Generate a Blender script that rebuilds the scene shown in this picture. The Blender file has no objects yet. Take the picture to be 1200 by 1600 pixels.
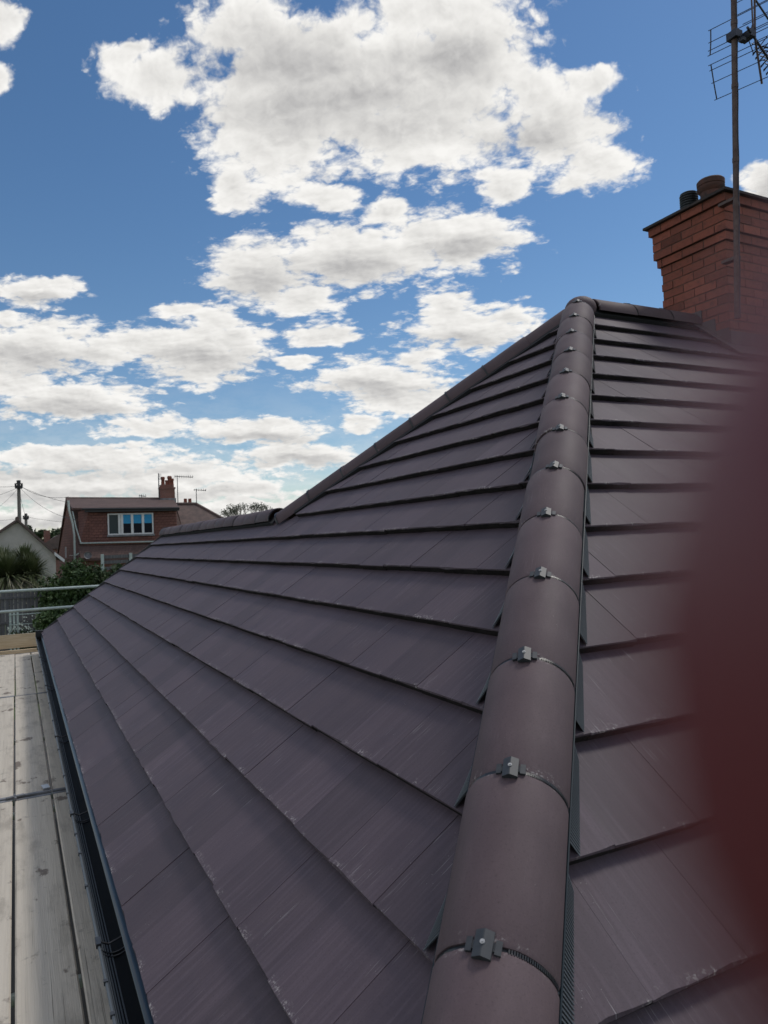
import bpy, bmesh, math, random
from mathutils import Vector, Matrix
from math import sin, cos, pi, radians, tan, sqrt

random.seed(7)
RND = random.Random(11)
C = bpy.context.scene.collection
scene = bpy.context.scene

# ------------------------------------------------------------------ camera
RIGHT = Vector((-0.4515, -0.8914, -0.0396)).normalized()
CAM = Vector((-0.680456, 0.300351, 1.284036))
YAW, PITCH, ROLL = 0.469261, 0.036316, -0.039638
FOC = 1129.73


def camera_axes():
    f = Vector((cos(PITCH) * cos(YAW), -cos(PITCH) * sin(YAW), sin(PITCH)))
    r = Vector((-sin(YAW), -cos(YAW), 0))
    u = r.cross(f)
    r2 = r * cos(ROLL) + u * sin(ROLL)
    u2 = -r * sin(ROLL) + u * cos(ROLL)
    return f, r2, u2


FWD, RGT, UPW = camera_axes()
cam_data = bpy.data.cameras.new("camera")
cam = bpy.data.objects.new("camera", cam_data)
C.objects.link(cam)
m = Matrix.Identity(4)
for i in range(3):
    m[i][0], m[i][1], m[i][2], m[i][3] = RGT[i], UPW[i], -FWD[i], CAM[i]
cam.matrix_world = m
cam_data.sensor_fit = 'HORIZONTAL'
cam_data.sensor_width = 7.2
cam_data.lens = 7.2 * FOC / 1200
cam_data.clip_start = 0.0006
cam_data.clip_end = 4000
cam_data.dof.use_dof = True
cam_data.dof.focus_distance = 2.9
cam_data.dof.aperture_fstop = cam_data.lens / 3.0      # a phone lens with a 3 mm pupil
scene.camera = cam

# ------------------------------------------------------------------ light
SUN_EL, SUN_AZ = radians(55), radians(-84)    # azimuth measured from +X towards +Y
sd = Vector((cos(SUN_EL) * cos(SUN_AZ), cos(SUN_EL) * sin(SUN_AZ), sin(SUN_EL)))
sl = bpy.data.lights.new("sun", 'SUN')
sl.energy = 1.45
sl.angle = radians(13)
sl.color = (1.0, 0.95, 0.88)
so = bpy.data.objects.new("sun", sl)
so.rotation_euler = (-sd).to_track_quat('-Z', 'Y').to_euler()
so.location = (0, 0, 30)
C.objects.link(so)

scene.view_settings.view_transform = 'Standard'
scene.view_settings.look = 'None'
scene.view_settings.exposure = 0.0
scene.view_settings.gamma = 1.0
scene.view_settings.use_curve_mapping = False
scene.cycles.use_denoising = True
scene.cycles.max_bounces = 5
scene.cycles.diffuse_bounces = 3
scene.cycles.glossy_bounces = 3
scene.cycles.transparent_max_bounces = 6
scene.cycles.caustics_reflective = False
scene.cycles.caustics_refractive = False

# ------------------------------------------------------------------ sky
world = bpy.data.worlds.new("World")
scene.world = world
world.use_nodes = True
wt = world.node_tree
wt.nodes.clear()
SKY_STRENGTH = 0.098


class NT:
    """tiny node-tree writer"""
    def __init__(self, tree):
        self.t = tree

    def n(self, kind, **kw):
        nd = self.t.nodes.new(kind)
        for k, v in kw.items():
            setattr(nd, k, v)
        return nd

    def link(self, a, b):
        self.t.links.new(a, b)

    def _put(self, sock, v):
        if v is None:
            return
        if isinstance(v, bpy.types.NodeSocket):
            self.link(v, sock)
        else:
            sock.default_value = v

    def math(self, op, a, b=None, c=None, clamp=False):
        nd = self.n('ShaderNodeMath', operation=op, use_clamp=clamp)
        self._put(nd.inputs[0], a)
        self._put(nd.inputs[1], b)
        self._put(nd.inputs[2], c)
        return nd.outputs[0]

    def vmath(self, op, a, b=None, c=None, out=0):
        nd = self.n('ShaderNodeVectorMath', operation=op)
        self._put(nd.inputs[0], a)
        self._put(nd.inputs[1], b)
        self._put(nd.inputs[2], c)
        return nd.outputs[out]

    def smooth(self, v, a, b, lo=0.0, hi=1.0):
        nd = self.n('ShaderNodeMapRange', interpolation_type='SMOOTHSTEP')
        self._put(nd.inputs[0], v)
        for i, x in enumerate((a, b, lo, hi)):
            self._put(nd.inputs[1 + i], x)
        return nd.outputs[0]

    def noise(self, vec, scale, detail=4, rough=0.55, lac=2.0, dist=0.0, kind='FBM', out=0, dim='3D'):
        nd = self.n('ShaderNodeTexNoise', noise_dimensions=dim)
        nd.noise_type = kind
        self._put(nd.inputs['Vector'], vec)
        nd.inputs['Scale'].default_value = scale
        nd.inputs['Detail'].default_value = detail
        nd.inputs['Roughness'].default_value = rough
        nd.inputs['Lacunarity'].default_value = lac
        nd.inputs['Distortion'].default_value = dist
        return nd.outputs[out]

    def mix(self, f, a, b, mode='MIX'):
        nd = self.n('ShaderNodeMix', data_type='RGBA', blend_type=mode)
        self._put(nd.inputs[0], f)
        for s, v in ((nd.inputs[6], a), (nd.inputs[7], b)):
            if isinstance(v, (tuple, list)) and len(v) == 3:
                v = (*v, 1)
            self._put(s, v)
        return nd.outputs[2]

    def ramp(self, f, stops, mode='LINEAR'):
        nd = self.n('ShaderNodeValToRGB')
        cr = nd.color_ramp
        cr.interpolation = mode
        while len(cr.elements) < len(stops):
            cr.elements.new(0.5)
        for e, (p, c) in zip(cr.elements, stops):
            e.position = p
            e.color = (*c, 1) if len(c) == 3 else c
        self._put(nd.inputs[0], f)
        return nd.outputs[0]


# clouds: (centre across, centre down, half width, half height), in hundredths of the tangent
# plane that touches the sky dome straight ahead of the roof's hip
CLOUDS = [
    (2.0, 0.75, 0.35, 0.15), (4.6, 5.6, 0.5, 0.12), (8.3, 1.55, 0.5, 0.5), (2.9, 4.9, 0.5, 0.12), (0.2, 5.0, 0.35, 0.2),
    (4.4, 1.55, 1.5, 1.1), (6.5, 1.2, 1.9, 1.2), (6.6, 3.7, 0.8, 0.5), (1.6, 5.5, 0.7, 0.28),
    (5.6, 1.15, 2.6, 1.25), (2.35, 1.25, 0.8, 0.55), (7.3, 0.75, 1.15, 1.15), (4.3, 2.2, 1.2, 0.95),
    (8.7, 1.9, 1.05, 0.85), (9.25, 2.6, 0.75, 0.42), (6.5, 2.1, 1.9, 0.75), (3.9, 0.45, 1.0, 0.6),
    (7.0, 0.2, 1.4, 0.6), (6.0, 3.28, 0.42, 0.28), (7.8, 2.9, 0.5, 0.34), (5.0, 3.05, 0.6, 0.28),
    (3.7, 2.95, 0.5, 0.35), (9.2, 1.3, 0.5, 0.3),
    (5.5, 4.0, 1.45, 0.58), (3.95, 4.2, 0.85, 0.5), (7.2, 3.75, 1.1, 0.5), (4.7, 4.7, 0.85, 0.3),
    (3.15, 5.45, 1.2, 0.55), (2.3, 5.35, 0.7, 0.3), (3.4, 5.05, 0.5, 0.3), (3.2, 5.85, 0.5, 0.25),
    (5.9, 5.95, 1.3, 0.36), (7.3, 5.2, 1.1, 0.36), (7.0, 4.85, 0.5, 0.5), (6.4, 6.3, 0.95, 0.25),
    (5.1, 5.2, 0.7, 0.2), (8.0, 5.0, 0.6, 0.25), (5.75, 6.6, 0.38, 0.15),
    (0.6, 4.5, 0.68, 0.28), (0.5, 5.4, 1.25, 0.5), (1.1, 6.25, 1.45, 0.38), (0.1, 5.95, 0.9, 0.35),
    (2.3, 6.67, 0.8, 0.2), (4.0, 6.75, 1.15, 0.25), (4.6, 7.1, 1.05, 0.24), (1.3, 7.15, 1.9, 0.25),
    (2.6, 7.45, 2.0, 0.25), (0.6, 7.6, 2.4, 0.34), (3.4, 7.7, 1.5, 0.18), (4.0, 7.95, 1.0, 0.14),
    (1.7, 8.1, 3.2, 0.30), (0.0, 0.35, 0.38, 0.45), (-0.05, 1.25, 0.32, 0.28), (11.95, 2.85, 0.4, 0.32),
    (1.85, 0.85, 0.45, 0.25), 
    (6.6, 5.6, 0.4, 0.2),
]
SHADED = [
    (5.3, 1.7, 1.9, 0.55), (4.4, 0.95, 1.3, 0.5), (7.1, 1.0, 0.9, 0.45), (8.3, 2.2, 0.8, 0.28),
    (5.4, 4.25, 1.1, 0.25), (7.2, 3.95, 0.8, 0.17), (3.15, 5.65, 0.9, 0.24), (5.9, 6.1, 0.9, 0.14),
    (7.1, 5.35, 0.8, 0.14), (1.0, 6.4, 1.2, 0.14), (0.4, 5.6, 1.1, 0.22), (4.1, 6.85, 0.9, 0.09),
    (4.6, 7.2, 0.8, 0.08), (0.8, 7.35, 1.9, 0.1), (1.0, 7.75, 2.6, 0.12), (1.5, 8.2, 3.0, 0.15),
    (4.0, 4.4, 0.6, 0.2), (0.6, 4.62, 0.4, 0.1), (12.1, 3.0, 0.35, 0.15),
]


def build_sky():
    w = NT(wt)
    geo = w.n('ShaderNodeTexCoord')
    d = geo.outputs['Generated']
    dn = w.vmath('NORMALIZE', d)
    df = w.vmath('DOT_PRODUCT', dn, tuple(FWD), out=1)
    dr = w.vmath('DOT_PRODUCT', dn, tuple(RGT), out=1)
    du = w.vmath('DOT_PRODUCT', dn, tuple(UPW), out=1)
    safe = w.math('MAXIMUM', df, 0.12)
    k = FOC / 100
    px = w.math('MULTIPLY_ADD', w.math('DIVIDE', dr, safe), k, 6.0)
    py = w.math('MULTIPLY_ADD', w.math('DIVIDE', du, safe), -k, 8.0)
    cmb = w.n('ShaderNodeCombineXYZ')
    w.link(px, cmb.inputs[0])
    w.link(py, cmb.inputs[1])
    p = cmb.outputs[0]
    # clouds get smaller and flatter towards the horizon
    squash = w.smooth(py, 1.0, 8.4, 1.0, 2.3)
    sc = w.n('ShaderNodeCombineXYZ')
    w.link(w.math('MULTIPLY', px, w.smooth(py, 1.0, 8.4, 1.0, 1.35)), sc.inputs[0])
    w.link(w.math('MULTIPLY', py, squash), sc.inputs[1])
    q = sc.outputs[0]
    warp = w.noise(q, 0.9, 3, 0.55, out=1)
    pw = w.vmath('MULTIPLY_ADD', w.vmath('SUBTRACT', warp, (0.5, 0.5, 0.5)), (0.9, 0.55, 0), p)

    def field(lst, vec, sm):
        cur = None
        for cx, cy, rx, ry in lst:
            e = w.vmath('LENGTH', w.vmath('MULTIPLY_ADD', vec, (1 / rx, 1 / ry, 0), (-cx / rx, -cy / ry, 0)), out=1)
            cur = e if cur is None else w.math('SMOOTH_MIN', cur, e, sm)
        return w.math('SUBTRACT', 1.0, cur)
    body = field(CLOUDS, pw, 0.25)
    core = field(SHADED, pw, 0.3)
    n1 = w.noise(q, 1.3, 10, 0.64, 2.1)

    def puffs(vec, scale):
        wob = w.noise(vec, 2.2, 3, 0.6, out=1)
        vv = w.vmath('MULTIPLY_ADD', w.vmath('SUBTRACT', wob, (0.5, 0.5, 0.5)), (0.45, 0.45, 0), vec)
        vo = w.n('ShaderNodeTexVoronoi', feature='SMOOTH_F1', voronoi_dimensions='2D')
        w.link(vv, vo.inputs['Vector'])
        vo.inputs['Scale'].default_value = scale
        vo.inputs['Detail'].default_value = 2.5
        vo.inputs['Roughness'].default_value = 0.55
        vo.inputs['Smoothness'].default_value = 0.55
        vo.inputs['Lacunarity'].default_value = 2.3
        return w.math('SUBTRACT', 1.0, vo.outputs['Distance'])
    billow = puffs(q, 2.3)
    billow_up = puffs(w.vmath('ADD', q, (0.05, -0.11, 0)), 2.3)
    # same noise, read a little higher up: where it is thinner above, the light gets in
    soft = w.noise(q, 1.1, 3, 0.5, 2.1)
    n1u = w.noise(w.vmath('ADD', q, (0.12, -0.30, 0)), 1.1, 3, 0.5, 2.1)
    detail = w.math('ADD', w.math('MULTIPLY', w.math('SUBTRACT', n1, 0.5), 1.9),
                    w.math('MULTIPLY', w.math('SUBTRACT', billow, 0.40), 0.75))
    dens = w.math('ADD', w.math('MULTIPLY', body, 1.55), detail)
    inside = w.math('MULTIPLY', w.smooth(w.math('ABSOLUTE', w.math('SUBTRACT', px, 6.0)), 7.5, 10, 1, 0),
                    w.smooth(w.math('ABSOLUTE', w.math('SUBTRACT', py, 4.5)), 6.5, 9.5, 1, 0))
    inside = w.math('MULTIPLY', inside, w.math('GREATER_THAN', df, 0.15))
    sep = w.n('ShaderNodeSeparateXYZ')
    w.link(dn, sep.inputs[0])
    den = w.math('ADD', w.math('MAXIMUM', sep.outputs[2], 0.0), 0.14)
    gp = w.vmath('SCALE', dn, None)
    gp_node = gp.node
    w.link(w.math('DIVIDE', 1.0, den), gp_node.inputs[3])
    gn = w.noise(gp, 1.15, 7, 0.58, 2.1)
    gdens = w.math('MULTIPLY', w.math('SUBTRACT', gn, 0.50), 5.0)
    dens_all = w.math('ADD', w.math('MULTIPLY', dens, inside), w.math('MULTIPLY', gdens, w.math('SUBTRACT', 1.0, inside)))
    alpha = w.smooth(dens_all, -0.34, 0.42)
    veil = w.smooth(py, 5.5, 8.6, 0.0, 0.38)
    alpha2 = w.math('MAXIMUM', alpha, w.math('MULTIPLY', veil, w.smooth(n1, 0.3, 0.6)))
    # brightness of the cloud itself
    relief = w.math('ADD', w.math('MULTIPLY', w.math('SUBTRACT', soft, n1u), 0.35), w.math('MULTIPLY', w.math('SUBTRACT', billow, billow_up), 0.13))
    thick = w.smooth(w.math('ADD', dens_all, w.math('MULTIPLY', body, 0.9)), 0.5, 2.0)
    grey = w.math('MULTIPLY', w.smooth(w.math('ADD', core, w.math('MULTIPLY', w.math('SUBTRACT', soft, 0.5), 1.1)), -0.6, 0.75), inside)
    grey = w.math('MAXIMUM', grey, w.math('MULTIPLY', w.math('SUBTRACT', 1.0, inside), w.math('MULTIPLY', thick, 0.7)))
    lum = w.math('ADD', 0.90, relief)
    lum = w.math('SUBTRACT', lum, w.math('MULTIPLY', grey, 0.25))
    lum = w.math('SUBTRACT', lum, w.math('MULTIPLY', thick, 0.10))
    lum = w.math('ADD', lum, w.math('MULTIPLY', w.math('SUBTRACT', n1, 0.5), 0.07))
    lum = w.math('MINIMUM', w.math('MAXIMUM', lum, 0.46), 0.95)
    ccol = w.mix(w.smooth(lum, 0.3, 0.8), (0.97, 0.96, 0.97), (1.0, 0.985, 0.955))
    cs = w.n('ShaderNodeBackground')
    w.link(ccol, cs.inputs[0])
    w.link(lum, cs.inputs[1])
    sky = w.n('ShaderNodeTexSky', sky_type='NISHITA')
    sky.sun_disc = False
    sky.sun_elevation = SUN_EL
    sky.sun_rotation = pi / 2 - SUN_AZ
    sky.altitude = 50
    sky.air_density = 1.0
    sky.dust_density = 0.15
    sky.ozone_density = 1.2
    bs = w.n('ShaderNodeBackground')
    hs = w.n('ShaderNodeHueSaturation')
    w.link(sky.outputs[0], hs.inputs['Color'])
    hs.inputs['Saturation'].default_value = 1.2
    w.link(hs.outputs[0], bs.inputs[0])
    bs.inputs[1].default_value = SKY_STRENGTH
    mx = w.n('ShaderNodeMixShader')
    w.link(alpha2, mx.inputs[0])
    w.link(bs.outputs[0], mx.inputs[1])
    w.link(cs.outputs[0], mx.inputs[2])
    out = w.n('ShaderNodeOutputWorld')
    w.link(mx.outputs[0], out.inputs[0])


build_sky()
world.cycles.sampling_method = 'MANUAL'
world.cycles.sample_map_resolution = 512

# ------------------------------------------------------------------ helpers
WO = {}          # world origin of every object we make (all parents are pure translations)


def tag(o, label=None, cat=None, group=None, kind=None):
    if label:
        o['label'] = label
    if cat:
        o['category'] = cat
    if group:
        o['group'] = group
    if kind:
        o['kind'] = kind
    return o


def link(o, parent, origin):
    C.objects.link(o)
    origin = Vector(origin)
    WO[o.name] = origin
    if parent is not None:
        o.parent = parent
        o.location = origin - WO[parent.name]
    else:
        o.location = origin
    return o


def empty(name, loc, parent=None):
    o = bpy.data.objects.new(name, None)
    o.empty_display_size = 0.2
    return link(o, parent, loc)


def instance(name, mesh, parent, M):
    """object sharing `mesh`, placed by the world matrix M under a translation-only parent"""
    o = bpy.data.objects.new(name, mesh)
    C.objects.link(o)
    o.parent = parent
    o.matrix_basis = Matrix.Translation(-WO[parent.name]) @ M if parent is not None else M
    WO[o.name] = M.to_translation()
    return o


class MB:
    def __init__(self):
        self.v, self.f, self.uv, self.under = [], [], [], []

    def add(self, verts, faces, uvs=None):
        b = len(self.v)
        self.v += [tuple(x) for x in verts]
        self.f += [tuple(b + i for i in f) for f in faces]
        self.uv += list(uvs) if uvs else [(0, 0)] * len(verts)

    def box(self, c, h, M=None):
        c = Vector(c)
        vs = []
        for dz in (-1, 1):
            for dx, dy in ((-1, -1), (1, -1), (1, 1), (-1, 1)):
                p = Vector((dx * h[0], dy * h[1], dz * h[2]))
                if M is not None:
                    p = M @ p
                vs.append(c + p)
        self.add(vs, [(0, 3, 2, 1), (4, 5, 6, 7), (0, 1, 5, 4), (1, 2, 6, 5), (2, 3, 7, 6), (3, 0, 4, 7)])

    def span(self, a, b):
        a, b = Vector(a), Vector(b)
        self.box((a + b) / 2, [abs(x) / 2 for x in (b - a)])

    def tube(self, p0, p1, r0, r1=None, n=10, caps=True):
        self.path([p0, p1], [r0, r0 if r1 is None else r1], n, caps)

    def path(self, pts, rads, n=8, caps=True):
        pts = [Vector(p) for p in pts]
        rings = []
        ref = None
        for i, p in enumerate(pts):
            t = (pts[min(i + 1, len(pts) - 1)] - pts[max(i - 1, 0)]).normalized()
            if ref is None:
                ref = Vector((0, 0, 1)) if abs(t.z) < 0.9 else Vector((1, 0, 0))
            x = (ref - t * ref.dot(t)).normalized()
            ref = x
            y = t.cross(x)
            r = rads[i] if isinstance(rads, (list, tuple)) else rads
            rings.append([p + (x * cos(2 * pi * k / n) + y * sin(2 * pi * k / n)) * r for k in range(n)])
        vs = [v for ring in rings for v in ring]
        fs = []
        for i in range(len(rings) - 1):
            for k in range(n):
                a, b = i * n + k, i * n + (k + 1) % n
                fs.append((a, b, b + n, a + n))
        if caps:
            fs.append(tuple(reversed(range(n))))
            fs.append(tuple((len(rings) - 1) * n + k for k in range(n)))
        self.add(vs, fs)

    def quad(self, a, b, c, d):
        self.add([a, b, c, d], [(0, 1, 2, 3)])

    def prism(self, poly, off):
        """polygon of points pushed along off"""
        poly = [Vector(p) for p in poly]
        off = Vector(off)
        n = len(poly)
        self.add(poly + [p + off for p in poly],
                 [tuple(reversed(range(n))), tuple(range(n, 2 * n))] +
                 [(i, (i + 1) % n, (i + 1) % n + n, i + n) for i in range(n)])

    def mesh(self, name, mat, origin=(0, 0, 0), smooth=False, fix=True, under=None):
        me = bpy.data.meshes.new(name)
        o = Vector(origin)
        me.from_pydata([Vector(v) - o for v in self.v], [], self.f)
        if any(u != (0, 0) for u in self.uv):
            ul = me.uv_layers.new(name="UVMap")
            for lp in me.loops:
                ul.data[lp.index].uv = self.uv[lp.vertex_index]
        if fix:
            bm = bmesh.new()
            bm.from_mesh(me)
            bmesh.ops.recalc_face_normals(bm, faces=bm.faces)
            bm.to_mesh(me)
            bm.free()
        if smooth:
            me.polygons.foreach_set('use_smooth', [True] * len(me.polygons))
            me.set_sharp_from_angle(angle=radians(38))
        me.materials.append(mat)
        if under is not None:          # tail and side faces below the nose, blackened for the shade under each course
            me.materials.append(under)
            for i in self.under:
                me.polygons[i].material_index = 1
        me.update()
        return me

    def build(self, name, mat, parent=None, smooth=False, origin=None, fix=True, under=None):
        if origin is None:
            xs, ys, zs = zip(*self.v)
            origin = ((min(xs) + max(xs)) / 2, (min(ys) + max(ys)) / 2, min(zs))
        o = bpy.data.objects.new(name, self.mesh(name, mat, origin, smooth, fix, under))
        return link(o, parent, origin)


# ------------------------------------------------------------------ materials
def mat(name, col, rough=0.6, metal=0.0, spec=0.5, var=None, scale=6.0, bump=0.0, bscale=60.0, stretch=None, detail=5,
        coord='Object', extra=None):
    m_ = bpy.data.materials.new(name)
    m_.use_nodes = True
    t = NT(m_.node_tree)
    b = m_.node_tree.nodes['Principled BSDF']
    b.inputs['Roughness'].default_value = rough
    b.inputs['Metallic'].default_value = metal
    b.inputs['Specular IOR Level'].default_value = spec
    tc = t.n('ShaderNodeTexCoord')
    v = tc.outputs[coord]
    if stretch:
        mp = t.n('ShaderNodeMapping')
        t.link(v, mp.inputs[0])
        mp.inputs['Scale'].default_value = stretch
        v = mp.outputs[0]
    base = None
    if var is not None:
        n = t.noise(v, scale, detail, 0.6)
        base = t.mix(t.smooth(n, 0.3, 0.7), col, var)
    else:
        b.inputs['Base Color'].default_value = (*col, 1)
    if extra:
        base = extra(t, v, base, b)
    if base is not None:
        t.link(base, b.inputs['Base Color'])
    if bump:
        n2 = t.noise(v, bscale, 4, 0.6)
        bp = t.n('ShaderNodeBump')
        bp.inputs['Strength'].default_value = bump
        bp.inputs['Distance'].default_value = 0.01
        t.link(n2, bp.inputs['Height'])
        t.link(bp.outputs[0], b.inputs['Normal'])
    return m_


def tile_material(name, col, var, ends):
    """smooth concrete tile; UV is metres (across, up from the tail)"""
    m_ = bpy.data.materials.new(name)
    m_.use_nodes = True
    t = NT(m_.node_tree)
    b = m_.node_tree.nodes['Principled BSDF']
    tc = t.n('ShaderNodeTexCoord')
    oi = t.n('ShaderNodeObjectInfo')
    uv = tc.outputs['UV']
    cmb = t.n('ShaderNodeCombineXYZ')
    t.link(t.math('MULTIPLY', oi.outputs['Random'], 37.0), cmb.inputs[0])
    t.link(t.math('MULTIPLY', oi.outputs['Random'], 91.0), cmb.inputs[1])
    v = t.vmath('ADD', uv, cmb.outputs[0])
    vs = t.vmath('MULTIPLY', v, (60.0, 2.6, 1.0))
    streak = t.noise(vs, 1.0, 4, 0.6) if not ends else t.noise(t.vmath('MULTIPLY', v, (34.0, 12.0, 1.0)), 1.0, 6, 0.7)
    vm = t.vmath('MULTIPLY', v, (5.0, 3.0, 1.0))
    mott = t.noise(vm, 1.0, 5, 0.6)
    sep = t.n('ShaderNodeSeparateXYZ')
    t.link(uv, sep.inputs[0])
    lng = sep.outputs[1]
    grain = t.noise(v, 420.0, 2, 0.6)
    base = t.mix(t.smooth(mott, 0.25, 0.75), col, var)
    gp = t.n('ShaderNodeNewGeometry').outputs['Position']
    dust = t.noise(gp, 1.1, 5, 0.65)
    amt = t.math('MULTIPLY', t.smooth(streak, 0.42, 0.72), t.smooth(dust, 0.38, 0.66, 0.04, 0.32 if not ends else 0.14))
    base = t.mix(amt, base, tuple(min(1, x * 2.1 + 0.02) for x in col))
    speck = t.noise(v, 160.0, 3, 0.7)
    base = t.mix(t.smooth(speck, 0.52, 0.75, 0, 0.5), base, tuple(x * 0.5 for x in col))
    grit = t.noise(t.vmath('ADD', v, (5.5, 1.2, 0)), 230.0, 3, 0.7)
    base = t.mix(t.smooth(grit, 0.58, 0.8, 0, 0.45), base, tuple(x * 2.2 for x in col))
    vary = t.math('MULTIPLY_ADD', oi.outputs['Random'], 0.28, 0.86)
    hsv = t.n('ShaderNodeHueSaturation')
    t.link(base, hsv.inputs['Color'])
    t.link(vary, hsv.inputs['Value'])
    base = hsv.outputs[0]
    # fine scratches
    vx = t.vmath('ADD', t.vmath('MULTIPLY', v, (230.0, 5.0, 1.0)), (9.1, 3.3, 0))
    scr = t.noise(vx, 1.0, 3, 0.5)
    where = t.noise(v, 5.0, 3, 0.6)
    sc = t.math('MULTIPLY', t.smooth(scr, 0.60, 0.70), t.smooth(where, 0.5, 0.68))
    base = t.mix(t.math('MULTIPLY', sc, 0.5 if not ends else 0.12), base, (0.42, 0.39, 0.40))
    # pale bloom and chips along the tail edge
    spk = t.noise(v, 90.0, 5, 0.75)
    patchy = t.noise(v, 11.0, 4, 0.65)
    near = t.smooth(lng, 0.002, 0.030, 1.0, 0.0)
    if ends:
        near = t.math('MAXIMUM', near, t.smooth(lng, 0.385, 0.399, 0.0, 0.8))
    bl = t.math('MULTIPLY', near, t.math('MULTIPLY', t.smooth(spk, 0.5, 0.62), t.smooth(t.math('ADD', patchy, t.math('MULTIPLY_ADD', oi.outputs['Random'], 0.16, -0.08)), 0.5, 0.64)))
    base = t.mix(t.math('MULTIPLY', bl, 0.8), base, (0.55, 0.51, 0.49))
    # sparse white grains and dark pits
    vor = t.n('ShaderNodeTexVoronoi')
    t.link(v, vor.inputs['Vector'])
    vor.inputs['Scale'].default_value = 55.0
    dots = t.math('MULTIPLY', t.math('LESS_THAN', vor.outputs['Distance'], 0.055), t.smooth(where, 0.52, 0.6))
    base = t.mix(t.math('MULTIPLY', dots, 0.5), base, (0.5, 0.47, 0.46))
    t.link(base, b.inputs['Base Color'])
    r = t.math('MULTIPLY_ADD', mott, 0.20, 0.58 if ends else 0.54)
    t.link(r, b.inputs['Roughness'])
    b.inputs['Specular IOR Level'].default_value = 0.36
    hgt = t.math('ADD', t.math('MULTIPLY', streak, 0.5), t.math('MULTIPLY', grain, 0.35))
    bp = t.n('ShaderNodeBump')
    bp.inputs['Strength'].default_value = 0.35
    bp.inputs['Distance'].default_value = 0.0018
    t.link(hgt, bp.inputs['Height'])
    t.link(bp.outputs[0], b.inputs['Normal'])
    return m_


def brick_material(name, bw, bh, c1, c2, mortar, coord='Object', rot=(pi / 2, 0, pi / 2), scale=1.0, msize=0.012):
    m_ = bpy.data.materials.new(name)
    m_.use_nodes = True
    t = NT(m_.node_tree)
    b = m_.node_tree.nodes['Principled BSDF']
    b.inputs['Roughness'].default_value = 0.85
    tc = t.n('ShaderNodeTexCoord')
    sx = t.n('ShaderNodeSeparateXYZ')
    t.link(tc.outputs[coord], sx.inputs[0])
    cb = t.n('ShaderNodeCombineXYZ')
    t.link(t.math('ADD', sx.outputs[0], sx.outputs[1]), cb.inputs[0])
    t.link(sx.outputs[2], cb.inputs[1])
    br = t.n('ShaderNodeTexBrick')
    t.link(cb.outputs[0], br.inputs['Vector'])
    br.inputs['Scale'].default_value = scale
    br.inputs['Brick Width'].default_value = bw
    br.inputs['Row Height'].default_value = bh
    br.inputs['Mortar Size'].default_value = msize
    br.inputs['Color1'].default_value = (*c1, 1)
    br.inputs['Color2'].default_value = (*c2, 1)
    br.inputs['Mortar'].default_value = (*mortar, 1)
    n = t.noise(tc.outputs[coord], 1.3, 5, 0.65)
    base = t.mix(t.smooth(n, 0.3, 0.7, 0, 0.45), br.outputs[0], tuple(x * 0.5 for x in c1))
    t.link(base, b.inputs['Base Color'])
    bp = t.n('ShaderNodeBump')
    bp.inputs['Strength'].default_value = 0.8
    bp.inputs['Distance'].default_value = 0.012
    t.link(t.math('SUBTRACT', 1.0, br.outputs[1]), bp.inputs['Height'])
    t.link(bp.outputs[0], b.inputs['Normal'])
    return m_


M = {}
TILE = (0.072, 0.052, 0.066)
TILE2 = (0.094, 0.069, 0.083)
M['tile'] = tile_material('smooth_purple_tile', TILE, TILE2, False)
M['ridge'] = tile_material('half_round_ridge_concrete', (0.092, 0.063, 0.070), (0.109, 0.076, 0.083), True)
M['under'] = mat('shade_black_tile_butt', (0.014, 0.012, 0.013), 0.9, spec=0.2, var=(0.035, 0.03, 0.03), scale=25)  # shade band below each tile nose, put into the colour of the butt
M['dark'] = mat('dark_roofing_membrane', (0.012, 0.012, 0.014), 0.8)
M['black'] = mat('black_plastic', (0.012, 0.014, 0.018), 0.38, bump=0.15, bscale=30, var=(0.02, 0.022, 0.026))
M['gutter'] = mat('black_gutter_plastic', (0.004, 0.005, 0.006), 0.7, bump=0.1, bscale=30, spec=0.15)
M['comb'] = mat('black_comb_plastic', (0.085, 0.10, 0.115), 0.5)
M['combrim'] = mat('blue_black_plastic_rim', (0.012, 0.024, 0.032), 0.5, spec=0.25)
M['tray'] = mat('blue_black_eaves_tray', (0.014, 0.022, 0.032), 0.28, var=(0.02, 0.03, 0.04), scale=4)
M['clip'] = mat('grey_black_clip_plastic', (0.03, 0.034, 0.04), 0.5, var=(0.042, 0.046, 0.052), scale=40)
M['screw'] = mat('zinc_screw', (0.5, 0.5, 0.5), 0.35, 0.8)
M['mortar'] = mat('sooty_mortar', (0.16, 0.085, 0.065), 0.95, var=(0.12, 0.066, 0.052), scale=14, bump=0.4, bscale=120)
M['lead'] = mat('grey_lead', (0.12, 0.12, 0.125), 0.55, 0.2, var=(0.26, 0.26, 0.27), scale=5, bump=0.3, bscale=12)
M['wood_new'] = mat('fresh_pale_timber', (0.52, 0.39, 0.24), 0.75, var=(0.64, 0.52, 0.36), scale=3, stretch=(4, 1, 14), bump=0.3, bscale=10)
M['alu'] = mat('galvanised_tube', (0.38, 0.45, 0.42), 0.5, 0.35, var=(0.5, 0.56, 0.53), scale=9, bump=0.2, bscale=30)
M['render'] = mat('grey_roughcast_render', (0.44, 0.41, 0.37), 0.95, var=(0.52, 0.485, 0.44), scale=2.5, bump=1.0, bscale=30)
M['white'] = mat('white_upvc', (0.74, 0.74, 0.73), 0.4, var=(0.66, 0.66, 0.65), scale=3)
M['glass'] = mat('dark_window_glass', (0.006, 0.009, 0.016), 0.25, spec=0.12)
M['glass_green'] = mat('grey_green_window_glass', (0.035, 0.05, 0.055), 0.25, spec=0.25)
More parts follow.
